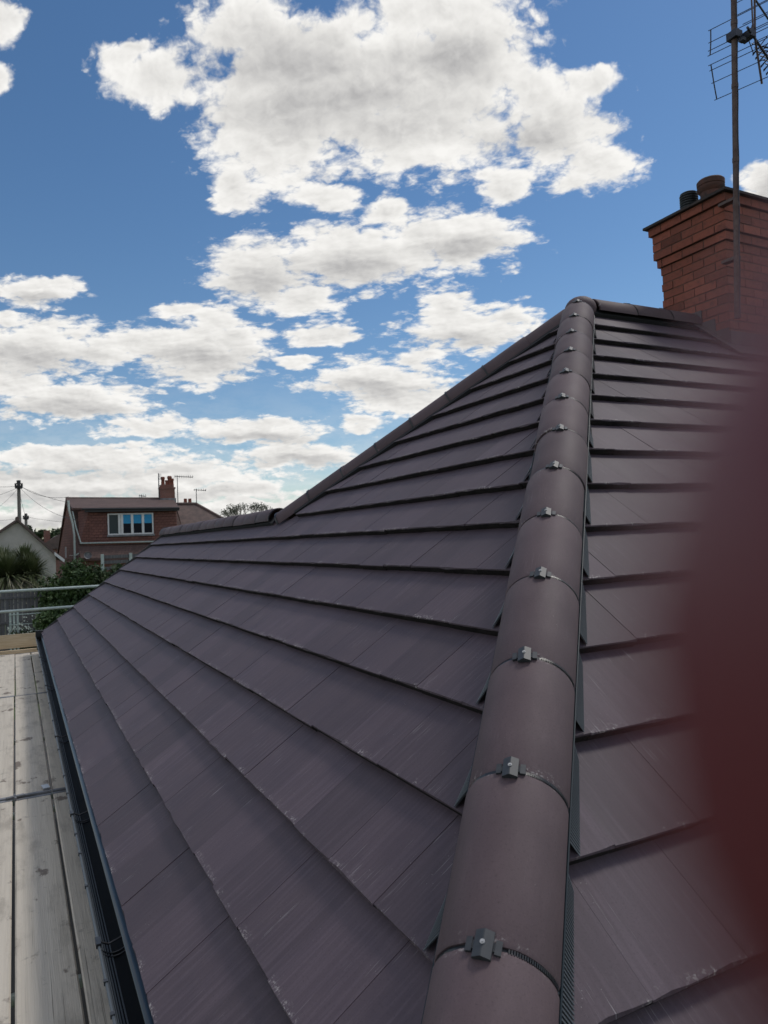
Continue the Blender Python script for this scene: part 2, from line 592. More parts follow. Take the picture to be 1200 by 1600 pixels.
M['blind'] = mat('bright_blue_roller_blind', (0.02, 0.27, 0.52), 0.6, var=(0.025, 0.31, 0.58), scale=5)
M['pot'] = mat('terracotta_pot', (0.26, 0.075, 0.045), 0.8, var=(0.17, 0.06, 0.042), scale=8, bump=0.2)
M['pot_dark'] = mat('sooty_clay_pot', (0.14, 0.062, 0.048), 0.85, var=(0.05, 0.034, 0.03), scale=10, bump=0.2)
M['rust'] = mat('weathered_brown_mast', (0.075, 0.045, 0.038), 0.55, 0.3, var=(0.12, 0.085, 0.075), scale=18, bump=0.2)
M['aerial'] = mat('dark_weathered_aluminium', (0.05, 0.055, 0.075), 0.5, 0.5, var=(0.03, 0.035, 0.05), scale=20)
M['rod'] = mat('grey_aerial_rod', (0.10, 0.10, 0.11), 0.5, 0.5)
M['brownroof'] = brick_material('brown_plain_roof_tiles', 0.165, 0.10, (0.155, 0.095, 0.08), (0.11, 0.07, 0.06), (0.04, 0.027, 0.025), msize=0.006)
M['hung'] = brick_material('red_brown_hung_tiles', 0.22, 0.15, (0.24, 0.105, 0.08), (0.165, 0.075, 0.062), (0.03, 0.017, 0.015), msize=0.009)
M['redbrick'] = brick_material('red_house_brick', 0.225, 0.075, (0.30, 0.105, 0.075), (0.22, 0.085, 0.062), (0.24, 0.20, 0.17))
M['rooffar'] = mat('brown_grey_weathered_roof', (0.16, 0.112, 0.098), 0.9, var=(0.105, 0.078, 0.07), scale=3, bump=0.5, bscale=25)
M['pole'] = mat('grey_timber_pole', (0.14, 0.13, 0.115), 0.85, var=(0.2, 0.19, 0.17), scale=3, stretch=(6, 6, 0.5))
M['fence'] = mat('weathered_grey_fence_timber', (0.17, 0.165, 0.165), 0.9, var=(0.095, 0.095, 0.10), scale=1.5, stretch=(1, 9, 0.8), bump=0.3, bscale=10)
M['wallpaint'] = mat('cream_wall_render', (0.5, 0.47, 0.42), 0.9, var=(0.44, 0.42, 0.38), scale=2, bump=0.4, bscale=50)
M['soffit'] = mat('dark_fascia', (0.02, 0.02, 0.022), 0.5)


def leaf_mat(name, a, b_, rough=0.6):
    return mat(name, a, rough, var=b_, scale=1.6, detail=3, coord='Object')


M['leaf'] = leaf_mat('dark_shrub_leaves', (0.026, 0.058, 0.014), (0.06, 0.105, 0.024))
M['leaf2'] = leaf_mat('mid_green_leaves', (0.03, 0.055, 0.018), (0.065, 0.095, 0.035))
M['leaf3'] = leaf_mat('grey_green_tree_leaves', (0.04, 0.055, 0.028), (0.075, 0.085, 0.05))
M['spike'] = leaf_mat('sword_leaves', (0.06, 0.085, 0.03), (0.15, 0.165, 0.085), 0.45)
M['spike_pale'] = leaf_mat('pale_dry_sword_leaves', (0.22, 0.21, 0.14), (0.34, 0.32, 0.22), 0.55)
M['petal'] = mat('white_petals', (0.62, 0.66, 0.6), 0.7)
M['bark'] = mat('brown_bark', (0.07, 0.055, 0.042), 0.9, var=(0.12, 0.095, 0.07), scale=4, bump=0.6, bscale=20)


def wood_extra(seed):
    def fn(t, v, base, b):
        tc = t.n('ShaderNodeTexCoord')
        o = t.vmath('ADD', tc.outputs['Object'], (seed * 3.7, seed * 1.3, 0))
        grain = t.noise(t.vmath('MULTIPLY', o, (1.2, 55.0, 8.0)), 1.0, 5, 0.62, dist=0.4)
        base = t.mix(t.smooth(grain, 0.3, 0.72), (0.60, 0.54, 0.45), (0.52, 0.465, 0.385))
        dirt = t.noise(t.vmath('MULTIPLY', o, (1.0, 3.0, 1)), 2.2, 6, 0.7)
        base = t.mix(t.smooth(dirt, 0.48, 0.70, 0, 0.5), base, (0.22, 0.19, 0.155))
        drt = t.noise(t.vmath('ADD', o, (3.3, 7.7, 0)), 7.0, 6, 0.75)
        base = t.mix(t.smooth(drt, 0.6, 0.7, 0, 0.45), base, (0.13, 0.11, 0.09))
        crk = t.noise(t.vmath('MULTIPLY', o, (0.8, 130.0, 8.0)), 1.0, 3, 0.5)
        base = t.mix(t.smooth(crk, 0.68, 0.72, 0, 0.6), base, (0.08, 0.07, 0.055))
        st = t.noise(t.vmath('ADD', t.vmath('MULTIPLY', o, (1.0, 1.6, 1)), (4.4, 8.1, 0)), 3.4, 5, 0.6)
        base = t.mix(t.smooth(st, 0.60, 0.66, 0, 0.75), base, (0.09, 0.058, 0.045))
        pale = t.noise(t.vmath('ADD', o, (14.4, 2.1, 0)), 24, 4, 0.6)
        base = t.mix(t.smooth(pale, 0.72, 0.76, 0, 0.6), base, (0.55, 0.54, 0.5))
        return base
    return fn


for k in range(4):
    M['board%d' % k] = mat('weathered_scaffold_timber', (0.2, 0.2, 0.2), 0.85, extra=wood_extra(k + 1), bump=0.25,
                           bscale=1.0, stretch=(6, 160, 30))

# ------------------------------------------------------------------ ground
gm = MB()
xs = [-900, -200, -60, -20, -5, 5, 12, 19, 21, 24, 27, 30, 33, 36, 40, 50, 70, 110, 250, 1000, 3500]
ys = [-2500, -900, -300, -120, -60, -30, -15, -8, -3, 2, 8, 20, 50, 150, 500, 2500]


def ground_z(x, y=0):
    t = min(1, max(0, (x - 19) / 16))
    return -2.75 + 1.05 * t * t * (3 - 2 * t)


gv = [(x, y, ground_z(x)) for x in xs for y in ys]
gf = [(i * len(ys) + j, (i + 1) * len(ys) + j, (i + 1) * len(ys) + j + 1, i * len(ys) + j + 1)
      for i in range(len(xs) - 1) for j in range(len(ys) - 1)]
gm.add(gv, gf)
M['grass'] = mat('mown_grass', (0.04, 0.07, 0.02), 0.9, var=(0.075, 0.085, 0.035), scale=0.6, bump=0.5, bscale=8)
tag(gm.build('ground', M['grass'], origin=(0, 0, 0)), kind='structure')
pm = MB()
pm.span((-3, -0.33, -2.79), (19.0, 2.4, -2.70))
M['paving'] = mat('darkened_path', (0.07, 0.065, 0.06), 0.9, var=(0.045, 0.042, 0.04), scale=1.2, bump=0.2)  # paving darkened so the gaps between the boards look black
tag(pm.build('path', M['paving']), kind='structure')

# ------------------------------------------------------------------ our roof
TA, TB = tan(0.687397), tan(0.69548)
CA, SA, CB, SB = cos(0.687397), sin(0.687397), cos(0.69548), sin(0.69548)
G, CW = 0.30, 0.287
KB = 0.76624           # the right slope's courses sit this far out of step (1.766 - 1)
bungalow = empty('bungalow', (3.7, -6, -2.75))
tag(bungalow, 'bungalow with new hipped purple concrete tile roof filling the foreground', 'house')

XW = 12.30             # gable verge of the low wing
YR, ZR = 1.89, 1.555   # wing ridge
VW = YR / CA
XAP = 3.70
YAP = XAP * TB / TA
ZAP = YAP * TA
RY_END = -14.0
FA = XAP + YAP         # far hip: x = FA - |y|

# walls and eaves
wm = MB()
wm.span((0.35, -13.5, -2.75), (9.3, -0.35, -0.22))
wm.span((9.3, -3.4, -2.75), (11.4, -0.35, -0.22))
wm.build('wall', M['wallpaint'], bungalow)
gw = MB()
gw.prism([(11.4, -0.35, -0.22), (11.4, -3.43, -0.22), (11.4, -YR, ZR - 0.16)], (-0.1, 0, 0))
gw.build('gable_wall', M['wallpaint'], bungalow)
fm = MB()
fm.span((0.0, -0.055, -0.22), (XW - 0.03, -0.035, -0.035))
fm.span((0.0, -0.35, -0.22), (XW - 0.03, -0.056, -0.20))
fm.span((0.035, -13.5, -0.22), (0.055, -0.056, -0.035))
fm.span((0.056, -13.5, -0.22), (0.35, -0.351, -0.20))
fm.build('fascia_board', M['soffit'], bungalow)

# ---- tiled slopes
U_A, V_A, N_A = Vector((-1, 0, 0)), Vector((0, -CA, SA)), Vector((0, SA, CA))
U_B, V_B, N_B = Vector((0, -1, 0)), Vector((CB, 0, SB)), Vector((-SB, 0, CB))
TH, TILT = 0.034, 0.037 / G


def clip_poly(poly, a, b, c):
    """keep a*x + b*v <= c"""
    out = []
    for i in range(len(poly)):
        p, q = poly[i], poly[(i + 1) % len(poly)]
        dp, dq = a * p[0] + b * p[1] - c, a * q[0] + b * q[1] - c
        if dp <= 0:
            out.append(p)
        if dp * dq < 0:
            t = dp / (dp - dq)
            out.append((p[0] + (q[0] - p[0]) * t, p[1] + (q[1] - p[1]) * t))
    return out


def tile_geometry(poly, v0, rng, segs=6):
    """poly in tile coordinates (a, v), tail on v = v0; returns verts (a, v, w), faces, uvs"""
    n = len(poly)
    area = sum(poly[i][0] * poly[(i + 1) % n][1] - poly[(i + 1) % n][0] * poly[i][1] for i in range(n))
    if area < 0:
        poly = poly[::-1]
    pts = []
    for i in range(len(poly)):
        p, q = poly[i], poly[(i + 1) % len(poly)]
        fp = abs(p[1] - v0) < 1e-6
        fq = abs(q[1] - v0) < 1e-6
        pts.append((p, fp))
        if fp and fq:
            k = max(2, int(segs * abs(q[0] - p[0]) / CW))
            for j in range(1, k):
                t = (j + rng.uniform(-0.3, 0.3)) / k
                pts.append(((p[0] + (q[0] - p[0]) * t, v0), True))
    n = len(pts)
    top, mid, bot = [], [], []
    for (a, v), fr in pts:
        w = -(v - v0) * TILT
        if fr:
            e = rng.uniform(0, 0.0022) + (0.004 if rng.random() < 0.12 else 0)
            top.append((a, v + 0.002 + e, w))
            mid.append((a, v + rng.uniform(0, 0.001), w - 0.004 - e * 0.8))
            bot.append((a, v + 0.004, w - TH))
        else:
            top.append((a, v, w))
            mid.append((a, v, w - 0.002))
            bot.append((a, v, w - TH * 0.7))
    verts = top + mid + bot
    faces = [tuple(range(n))]
    for i in range(n):
        j = (i + 1) % n
        faces.append((i, i + n, j + n, j))
    n_top = len(faces)
    for i in range(n):
        j = (i + 1) % n
        faces.append((i + n, i + 2 * n, j + 2 * n, j + n))
    a0 = min(p[0] for p in poly)
    uvs = [(x[0] - a0, x[1] - v0) for x in verts]
    return verts, faces, uvs


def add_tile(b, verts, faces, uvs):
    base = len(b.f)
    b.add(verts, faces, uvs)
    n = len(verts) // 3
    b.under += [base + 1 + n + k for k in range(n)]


def to_frame(U, V, N, O=Vector((0, 0, 0))):
    mm = Matrix.Identity(4)
    for i in range(3):
        mm[i][0], mm[i][1], mm[i][2], mm[i][3] = U[i], V[i], N[i], O[i]
    return mm


SHARED = []
for k in range(8):
    vs, fs, us = tile_geometry([(0.0002, 0), (CW - 0.0002, 0), (CW - 0.0002, 0.38), (0.0002, 0.38)], 0.0, random.Random(k))
    b_ = MB()
    add_tile(b_, vs, fs, us)
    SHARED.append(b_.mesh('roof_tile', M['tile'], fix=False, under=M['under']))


def view_score(p):
    d = Vector(p) - CAM
    z = d.dot(FWD)
    if z < 0.3:
        return 0
    x, y = 600 + FOC * d.dot(RGT) / z, 800 - FOC * d.dot(UPW) / z
    if x < -90 or x > 1290 or y < -90 or y > 1720:
        return 0.0001 / (z * z)
    return 1.0 / (z * z)


tiles = []       # (score, slope, kind, payload)
HIPCUT = 0.12


def slope_tiles(slope, i, offs, phase, lo_fn, clips, a_hi):
    """courses: a = distance along the eaves from the corner"""
    v0 = offs
    a = phase - 40 * CW
    while a < a_hi:
        q = [(a + 0.0002, v0), (a + CW - 0.0002, v0), (a + CW - 0.0002, v0 + 0.38), (a + 0.0002, v0 + 0.38)]
        full = list(q)
        for cl in clips(a, v0):
            q = clip_poly(q, *cl)
            if len(q) < 3:
                break
        if len(q) >= 3:
            vis = max(v for _, v in q) - v0
            wid = max(x for x, _ in q) - min(x for x, _ in q)
            if vis > 0.02 and wid > 0.012:
                tiles.append((slope, a, v0, q, q == full))
        a += CW


# slope A: a = X ; near hip x > v*CA*TA/TB + HIPCUT ; far hip x < FA - v*CA - HIPCUT
for i in range(0, 17):
    def cl(a, v0):
        out = [(-1.0, CA * TA / TB, -HIPCUT)]
        if v0 < VW + 0.02 and a + CW > FA - VW * CA - HIPCUT:
            out += [(0, 1, VW - 0.055), (1, 0.32, XW)]
        else:
            out += [(1.0, CA, FA - HIPCUT), (0, 1, YAP / CA - 0.05)]
        return out
    ph = 1.12 if i % 2 else 0.975
    slope_tiles('A', i, i * G, ph, None, cl, XW)
# slope B: a = distance along -Y ; hip a > v*CB*TB/TA + HIPCUT
for i in range(-1, 15):
    v0 = (i + 1.76624) * G
    if i == -1:
        v0 = 0.76624 * G

    def cl(a, v0):
        return [(-1.0, CB * TB / TA, -HIPCUT), (0, 1, XAP / CB - 0.05), (1, 0, 8.6)]
    ph = 0.81 if i % 2 == 0 else 0.95
    slope_tiles('B', i, v0, ph, None, cl, 8.6)
# short starter course at the right eaves
SL = {}
for key, (U, V, N, poly) in {
    'A': (U_A, V_A, N_A, [(0.02, 0), (XW - 0.02, 0), (XW - 0.02 - 0.32 * VW, VW - 0.02), (FA - VW * CA, VW - 0.02), (XAP, YAP / CA - 0.02)]),
    'B': (U_B, V_B, N_B, [(0.02, 0), (13.6, 0), (13.6, XAP / CB - 0.02), (YAP, XAP / CB - 0.02)]),
}.items():
    dm = MB()
    E = Vector((1, 0, 0)) if key == 'A' else Vector((0, -1, 0))
    top = [E * a + V * v - N * 0.074 for a, v in poly]
    dm.prism(top, -N * 0.03)
    SL[key] = dm.build('roof_slope', M['dark'], bungalow)
    SL[key]['label'] = 'long left roof slope' if key == 'A' else 'right roof slope beyond the hip'

scored = []
for t in tiles:
    slope, a, v0, q, full = t
    E, V = (Vector((1, 0, 0)), V_A) if slope == 'A' else (Vector((0, -1, 0)), V_B)
    cx = sum(p[0] for p in q) / len(q)
    cv = v0 + 0.12
    N = N_A if slope == 'A' else N_B
    P = E * cx + V * cv
    d = (P - CAM)
    sc_ = view_score(P) * abs(N.dot(d.normalized()))
    scored.append((sc_, t))
scored.sort(key=lambda s: -s[0])
INDIV = 300
merged = {'A': MB(), 'B': MB()}
for idx, (sc_, (slope, a, v0, q, full)) in enumerate(scored):
    rng = random.Random(int(a * 1000) * 31 + int(v0 * 1000))
    if slope == 'A':
        U, V, N, E = U_A, V_A, N_A, Vector((1, 0, 0))
    else:
        U, V, N, E = U_B, V_B, N_B, Vector((0, -1, 0))
    if slope == 'A':        # local a runs along U = -X, so mirror inside the tile
        O = E * (a + CW) + V * v0
        loc = [(a + CW - x, v - v0) for x, v in q]
    else:
        O = E * a + V * v0
        loc = [(x - a, v - v0) for x, v in q]
    O = O + V * rng.uniform(-0.003, 0.003) + N * rng.uniform(-0.0012, 0.0008)
    tw = rng.uniform(-0.0013, 0.0013)
    roll = rng.uniform(-0.0022, 0.0022)
    R_ = to_frame(U, V, N, O) @ Matrix.Rotation(tw, 4, 'Z') @ Matrix.Rotation(roll, 4, 'Y')
    if idx < INDIV:
        if full:
            me = SHARED[rng.randrange(8)]
        else:
            vs, fs, us = tile_geometry(loc, 0.0, rng)
            b_ = MB()
            add_tile(b_, vs, fs, us)
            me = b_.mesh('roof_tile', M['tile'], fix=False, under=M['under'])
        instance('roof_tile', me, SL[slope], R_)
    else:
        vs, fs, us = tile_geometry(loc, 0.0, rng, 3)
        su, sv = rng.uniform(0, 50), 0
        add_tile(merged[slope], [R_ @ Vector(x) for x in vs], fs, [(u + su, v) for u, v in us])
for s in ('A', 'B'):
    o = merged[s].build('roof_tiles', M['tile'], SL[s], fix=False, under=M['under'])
    o['kind'] = 'stuff'
    o['label'] = 'tiles too small or far to tell apart'

# ---- half-round ridge and hip tiles
RT_R, RT_L, STEP = 0.122, 0.401, 0.41


def half_round(L, r=RT_R, th=0.014, n=20, a0=0.0, seed=0):
    """local: Y along, X side, Z up; base ring centre at origin"""
    b = MB()
    rg = random.Random(seed)
    rows = [0, 0.006, L * 0.33, L * 0.66, L - 0.006, L]
    vs, us = [], []
    for ri, y in enumerate(rows):
        for k in range(n + 1):
            an = a0 + (pi - 2 * a0) * k / n
            rr = r - (0.0025 if ri in (0, len(rows) - 1) else 0)
            yy = y + (rg.uniform(-0.0012, 0.0012) if ri in (0, len(rows) - 1) else 0)
            vs.append((rr * cos(an), yy, rr * sin(an)))
            us.append((r * an, max(0.0001, y)))
    m1 = len(vs)
    for y in (L, 0):
        for k in range(n + 1):
            an = a0 + (pi - 2 * a0) * k / n
            vs.append(((r - th) * cos(an), y, (r - th) * sin(an)))
            us.append((r * an, max(0.0001, y)))
    fs = []
    R = n + 1
    for i in range(len(rows) - 1):
        for k in range(n):
            a = i * R + k
            fs.append((a, a + R, a + R + 1, a + 1))
    last = (len(rows) - 1) * R
    for k in range(n):
        fs.append((last + k, m1 + k, m1 + k + 1, last + k + 1))
        fs.append((k + 1, m1 + R + k + 1, m1 + R + k, k))
        fs.append((m1 + k, m1 + R + k, m1 + R + k + 1, m1 + k + 1))
    # bottom edges
    fs.append((0, m1 + R, m1, last))
    fs.append((n, last + n, m1 + n, m1 + R + n))
    b.add(vs, fs, us)
    return b


ridge_meshes = [half_round(RT_L, seed=k).mesh('ridge_tile', M['ridge'], smooth=True) for k in range(4)]

# the seal strip in each joint
def union_mesh(simple=False):
    b = MB()
    n = 22
    r0, r1 = (RT_R - 0.0085, RT_R - 0.0035) if not simple else (RT_R - 0.004, RT_R + 0.005)
    for k in range(n):
        a, c = pi * k / n, pi * (k + 1) / n
        vs = []
        for y in (-0.003, STEP - RT_L + 0.003):
            for (an, rr) in ((a, r0), (c, r0), (c, r1), (a, r1)):
                vs.append((rr * cos(an), y, rr * sin(an)))
        b.add(vs, [(0, 1, 2, 3), (4, 7, 6, 5), (3, 2, 6, 7), (0, 4, 5, 1)])
    if not simple:
        for k in range(26):
            an = 0.16 + k * 0.043
            for s in (0,):
                cx, cz = (RT_R - 0.001) * cos(an), (RT_R - 0.001) * sin(an)
                Mx = Matrix.Rotation(-an + pi / 2, 3, 'Y')
                b.box((cx, (STEP - RT_L) / 2 - 0.001, cz), (0.0013, 0.0042, 0.0012), Mx)
    return b.mesh('joint_seal', M['black'], fix=False)


UNION = union_mesh()
UNION_PROUD = union_mesh(True)


def clip_part_meshes():
    body = MB()
    z = RT_R
    # saddle-roofed block
    prof = [(-0.018, 0.001), (-0.018, 0.007), (-0.0012, 0.0155), (0.0012, 0.0155), (0.018, 0.007), (0.018, 0.001)]
    body.prism([(x, -0.022, z + h) for x, h in prof], (0, 0.052, 0))
    for s in (-1, 1):
        body.box((s * 0.0275, 0.004, z - 0.001), (0.0062, 0.0135, 0.0042), Matrix.Rotation(s * 0.2, 3, 'Y'))
        body.box((s * 0.020, 0.004, z + 0.000), (0.0035, 0.008, 0.003))
    me = body.mesh('clip', M['clip'])
    sc = MB()
    sc.tube((0, 0.004, z + 0.0150), (0, 0.004, z + 0.0172), 0.0048, n=12)
    sc.tube((0, 0.004, z + 0.0172), (0, 0.004, z + 0.0195), 0.0024, n=8)
    return me, sc.mesh('screw', M['screw'])


CLIP, SCREW = clip_part_meshes()


def run_of_ridge(P0, d, up_hint, count, off, label, start=0.0, clips=True, seals=True, cut_first=0, step=STEP, proud=False):
    d = d.normalized()
    side = d.cross(Vector((0, 0, 1))).normalized()
    up = side.cross(d).normalized()
    for j in range(count):
        rng = random.Random(j * 7 + count)
        O = P0 + d * (start + j * step) + up * (off + rng.uniform(-0.003, 0.003)) + side * rng.uniform(-0.004, 0.004)
        Mx = to_frame(side, d, up, O) @ Matrix.Rotation(rng.uniform(-0.004, 0.004), 4, 'Z') @ Matrix.Rotation(rng.uniform(-0.004, 0.004), 4, 'X')
        o = instance('ridge_tile', ridge_meshes[j % 4], bungalow, Mx)
        if label and j == 0:
            o['label'] = label
        Mj = to_frame(side, d, up, O + d * (RT_L))
        if seals:
            instance_child('joint_seal', UNION if not proud else UNION_PROUD, o, Mj)
        if clips:
            Mc = Mj @ Matrix.Rotation(rng.uniform(-0.05, 0.05), 4, 'Y') @ Matrix.Rotation(rng.uniform(-0.09, 0.09), 4, 'Z') @ Matrix.Translation((rng.uniform(-.003, .003), rng.uniform(-.004, .004), 0))
            c_ = instance_child('clip', CLIP, o, Mc)
            instance_child('screw', SCREW, o, Mc)


def instance_child(name, mesh, parent, Mw):
    o = bpy.data.objects.new(name, mesh)
    C.objects.link(o)
    o.parent = parent
    o.matrix_basis = PM[parent.name].inverted() @ Mw
    return o


PM = {}
_old_instance = instance


def instance(name, mesh, parent, Mw):
    o = _old_instance(name, mesh, parent, Mw)
    PM[o.name] = Mw.copy()
    return o


HD = Vector((TA / TB, -1, TA)).normalized()
HSIDE = HD.cross(Vector((0, 0, 1))).normalized()      # points down the right-hand slope side
HUP = HSIDE.cross(HD).normalized()
LAT = -HSIDE * -0.0
# joints measured along the hip line at 0.83 + 0.41 j
hip_off = Vector((1, 1, 0)).normalized() * 0.012
S0 = 0.83 - RT_L - (STEP - RT_L) / 2 - STEP * 0
run_of_ridge(hip_off + HD * 0, HD, None, 13, 0.0, None, start=S0)
run_of_ridge(hip_off + HD * 0, HD, None, 1, 0.0, None, start=S0 - STEP, clips=True)
# mitred top piece of the hip at the apex
apex = Vector((XAP, -YAP, ZAP))
FH = Vector((1, 1, -TA)).normalized()
run_of_ridge(apex + FH * 0.12, FH, None, 8, -0.068, None, start=0.0, clips=False, proud=True, step=0.375)
RD = Vector((0, -1, 0))
run_of_ridge(apex + RD * 0.10, RD, None, 4, -0.058, None, start=0.0, clips=True)
run_of_ridge(apex + RD * 2.75, RD, None, 8, -0.058, None, start=0.0, clips=False)
# the wing's ridge, from its gable end back to the far hip
WD = Vector((-1, 0, 0))
XR = XW - 0.32 * VW
run_of_ridge(Vector((XR + 0.02, -YR, ZR)), WD, None, 14, -0.072, None, start=0.0, clips=False)
# apex saddle
am = MB()
bmx = bmesh.new()
bmesh.ops.create_uvsphere(bmx, u_segments=20, v_segments=12, radius=RT_R - 0.002)
vs = [Vector((v.co.x * 1.04, v.co.y * 1.04, v.co.z * 0.85)) + apex + Vector((0.0, 0.0, -0.032)) for v in bmx.verts]
fs = [tuple(v.index for v in f.verts) for f in bmx.faces]
bmx.free()
am.add(vs, fs, [(v.x * 1.0, v.y + 5) for v in vs])
am.build('apex_cap', M['ridge'], bungalow, smooth=True)

# ---- dry-hip comb strips, both flanks of the near hip
def comb_strip():
    fins, base, rim = MB(), MB(), MB()
    lenh = 5.75
    for flank in ('B', 'A'):
        if flank == 'A':
            E, V, N, k_, phase = Vector((1, 0, 0)), V_A, N_A, CA * TA / TB, 0.0
        else:
            E, V, N, k_, phase = Vector((0, -1, 0)), V_B, N_B, CB * TB / TA, 0.76624 * G
        s = 0.05
        while s < lenh:
            P = HD * s                    # on the hip line
            v = P.z / (SA if flank == 'A' else SB)
            # outward direction across the slope, square to the hip
            out = (HD.cross(N)).normalized()
            if out.dot(E) < 0:
                out = -out
            fr = ((v + out.dot(V) * (0.15 if flank == 'B' else 0.215) - phase) / G) % 1.0
            w = -fr * G * TILT
            wd = min(1.0, (1 - fr) / 0.18)
            reach = 0.112 + 0.036 * wd if flank == 'B' else 0.150 + 0.062 * (1 - fr)
            up_ = N * (w + 0.003)
            hs = HSIDE if HSIDE.dot(E) > 0 else -HSIDE
            a = P + hip_off + hs * (RT_R - 0.004) - HUP * 0.002
            b_ = P + out * reach + up_
            hx = HD * 0.0020
            th = N * 0.0035
            if s < 3.6:
                fins.add([a - hx, a + hx, b_ + hx, b_ - hx, a - hx + th, a + hx + th, b_ + hx + th * .6, b_ - hx + th * .6],
                         [(0, 1, 2, 3), (4, 7, 6, 5), (3, 2, 6, 7), (0, 3, 7, 4), (1, 5, 6, 2)])
            s += 0.0092
        # base strip under the fins, stepping with the courses
        s = 0.05
        prev = None
        while s < lenh:
            P = HD * s
            v = P.z / (SA if flank == 'A' else SB)
            out = (HD.cross(N)).normalized()
            if out.dot(E) < 0:
                out = -out
            fr = ((v + out.dot(V) * (0.15 if flank == 'B' else 0.215) - phase) / G) % 1.0
            w = -fr * G * TILT + 0.001
            wd = min(1.0, (1 - fr) / 0.18)
            hs = HSIDE if HSIDE.dot(E) > 0 else -HSIDE
            cur = (P + hip_off + hs * (RT_R - 0.006) - HUP * 0.006, P + out * (0.112 + 0.034 * wd if flank == 'B' else 0.148 + 0.062 * (1 - fr)) + N * w, fr)
            if prev is not None and cur[2] >= prev[2]:
                base.quad(prev[0], cur[0], cur[1], prev[1])
            prev = cur
            s += 0.012
        # thin rim just outside the ridge tile edge
        out = HSIDE if HSIDE.dot(E) > 0 else -HSIDE
        p0, p1 = HD * 0.05, HD * lenh
        rim.tube(p0 + out * (RT_R + 0.003) + HUP * -0.004 + hip_off * 1, p1 + out * (RT_R + 0.003) + HUP * -0.004 + hip_off * 1, 0.0032, n=6)
    f = fins.build('comb_fins', M['comb'], bungalow, fix=False)
    f['kind'] = 'stuff'
    base.build('comb_base', M['dark'], bungalow, fix=False)
    rim.build('comb_rim', M['combrim'], bungalow)


comb_strip()
# dark rolls under the far hip, ridge and wing ridge
rm = MB()


def roll_strip(p0, p1, nA, out, w0=0.09, w1=0.16, lift=0.006):
    a0, a1 = p0 + out * w0 + nA * (lift + 0.012), p1 + out * w0 + nA * (lift + 0.012)
    b0, b1 = p0 + out * w1 + nA * lift, p1 + out * w1 + nA * lift
    rm.quad(a0, a1, b1, b0)
    c0, c1 = b0 - nA * 0.03, b1 - nA * 0.03
    rm.quad(b0, b1, c1, c0)


fo = (FH.cross(N_A)).normalized()
fo = fo if fo.x < 0 else -fo
roll_strip(apex, apex + FH * 2.95, N_A, fo, 0.08, 0.175, -0.002)
roll_strip(Vector((5.7, -YR, ZR)), Vector((XR, -YR, ZR)), N_A, -V_A, 0.06, 0.14, -0.002)
roll_strip(apex, apex + RD * 1.5, N_B, -V_B, 0.06, 0.13, -0.002)
rm.build('ridge_roll', M['dark'], bungalow, fix=False)
# wing ridge end cap, dark ring
ec = MB()
prev = None
for k in range(17):
    an = pi * k / 16
    a = Vector((XR + 0.035, -YR - 0.128 * cos(an), ZR - 0.072 + 0.128 * sin(an)))
    b_ = a + Vector((-0.045, 0, 0))
    if prev:
        ec.quad(prev[0], a, b_, prev[1])
    prev = (a, b_)
ec.prism([(XR + 0.03, -YR - 0.125 * cos(pi * k / 16), ZR - 0.072 + 0.125 * sin(pi * k / 16)) for k in range(17)], (0.006, 0, 0))
ec.build('ridge_end_cap', M['black'], bungalow, fix=False)
# verge trim of the wing
vm = MB()
for s in (1, -1):
    a = Vector((XW + 0.012, 0.02 if s > 0 else -2 * YR - 0.02, -0.02))
    b_ = Vector((XR + 0.012, -YR, ZR + 0.0))
    dirv = (b_ - a)
    vm.prism([a, b_, b_ + Vector((0, 0, -0.1)), a + Vector((0, 0, -0.1))], (0.02, 0, 0))
vm.build('verge_trim', M['soffit'], bungalow)
# hidden rear slopes, plain
bk = MB()
bk.add([(XAP, -YAP, ZAP - .04), (XAP, -13.6, ZAP - .04), (7.4, -13.6, 0), (7.4, -7.4, 0), (FA - YR, -YR, ZR - .04)], [(0, 1, 2, 3, 4)])
bk.add([(FA - YR, -YR, ZR - .04), (XR, -YR, ZR - .04), (XW, -2 * YR, -0.02), (7.4, -2 * YR, -0.02)], [(0, 1, 2, 3)])
bk.build('rear_roof_slope', M['rooffar'], bungalow, fix=False)

# ---- gutter and eaves tray
gut = MB()
GY, GZ, GR = 0.030, -0.060, 0.054
prof = []
for k in range(17):
    an = pi + pi * k / 16
    prof.append((GY - GR * cos(an) * -1, GZ + GR * sin(an)))
prof = [(GY - GR * cos(pi * k / 16), GZ - GR * sin(pi * k / 16)) for k in range(17)]
inner = [(GY - (GR - 0.0025) * cos(pi * k / 16), GZ - (GR - 0.0025) * sin(pi * k / 16)) for k in range(17)]
x0, x1 = 0.0, 12.15
pts = prof + inner[::-1]
vs = [(x, y, z) for x in (x0, x1) for y, z in pts]
n = len(pts)
gut.add(vs, [(i, (i + 1) % n, (i + 1) % n + n, i + n) for i in range(n)])
gut.tube((x0, GY + GR - 0.001, GZ + 0.002), (x1, GY + GR - 0.001, GZ + 0.002), 0.0042, n=8)
gut.tube((x0, GY - GR + 0.001, GZ + 0.002), (x1, GY - GR + 0.001, GZ + 0.002), 0.0035, n=6)
gutter = gut.build('gutter', M['gutter'], bungalow, smooth=True)
rb = MB()
for k in (9, 10, 11, 12, 13, 14, 15):     # moulded ribs inside the front wall
    y, z = inner[k]
    rb.tube((x0, y - 0.0002, z + 0.0002), (x1, y - 0.0002, z + 0.0002), 0.0026, n=6)
rb.tube((x0, GY + GR - 0.001, GZ + 0.0025), (x1, GY + GR - 0.001, GZ + 0.0025), 0.0046, n=8)
rb.build('moulded_front', M['comb'], gutter, smooth=True)
sm = MB()
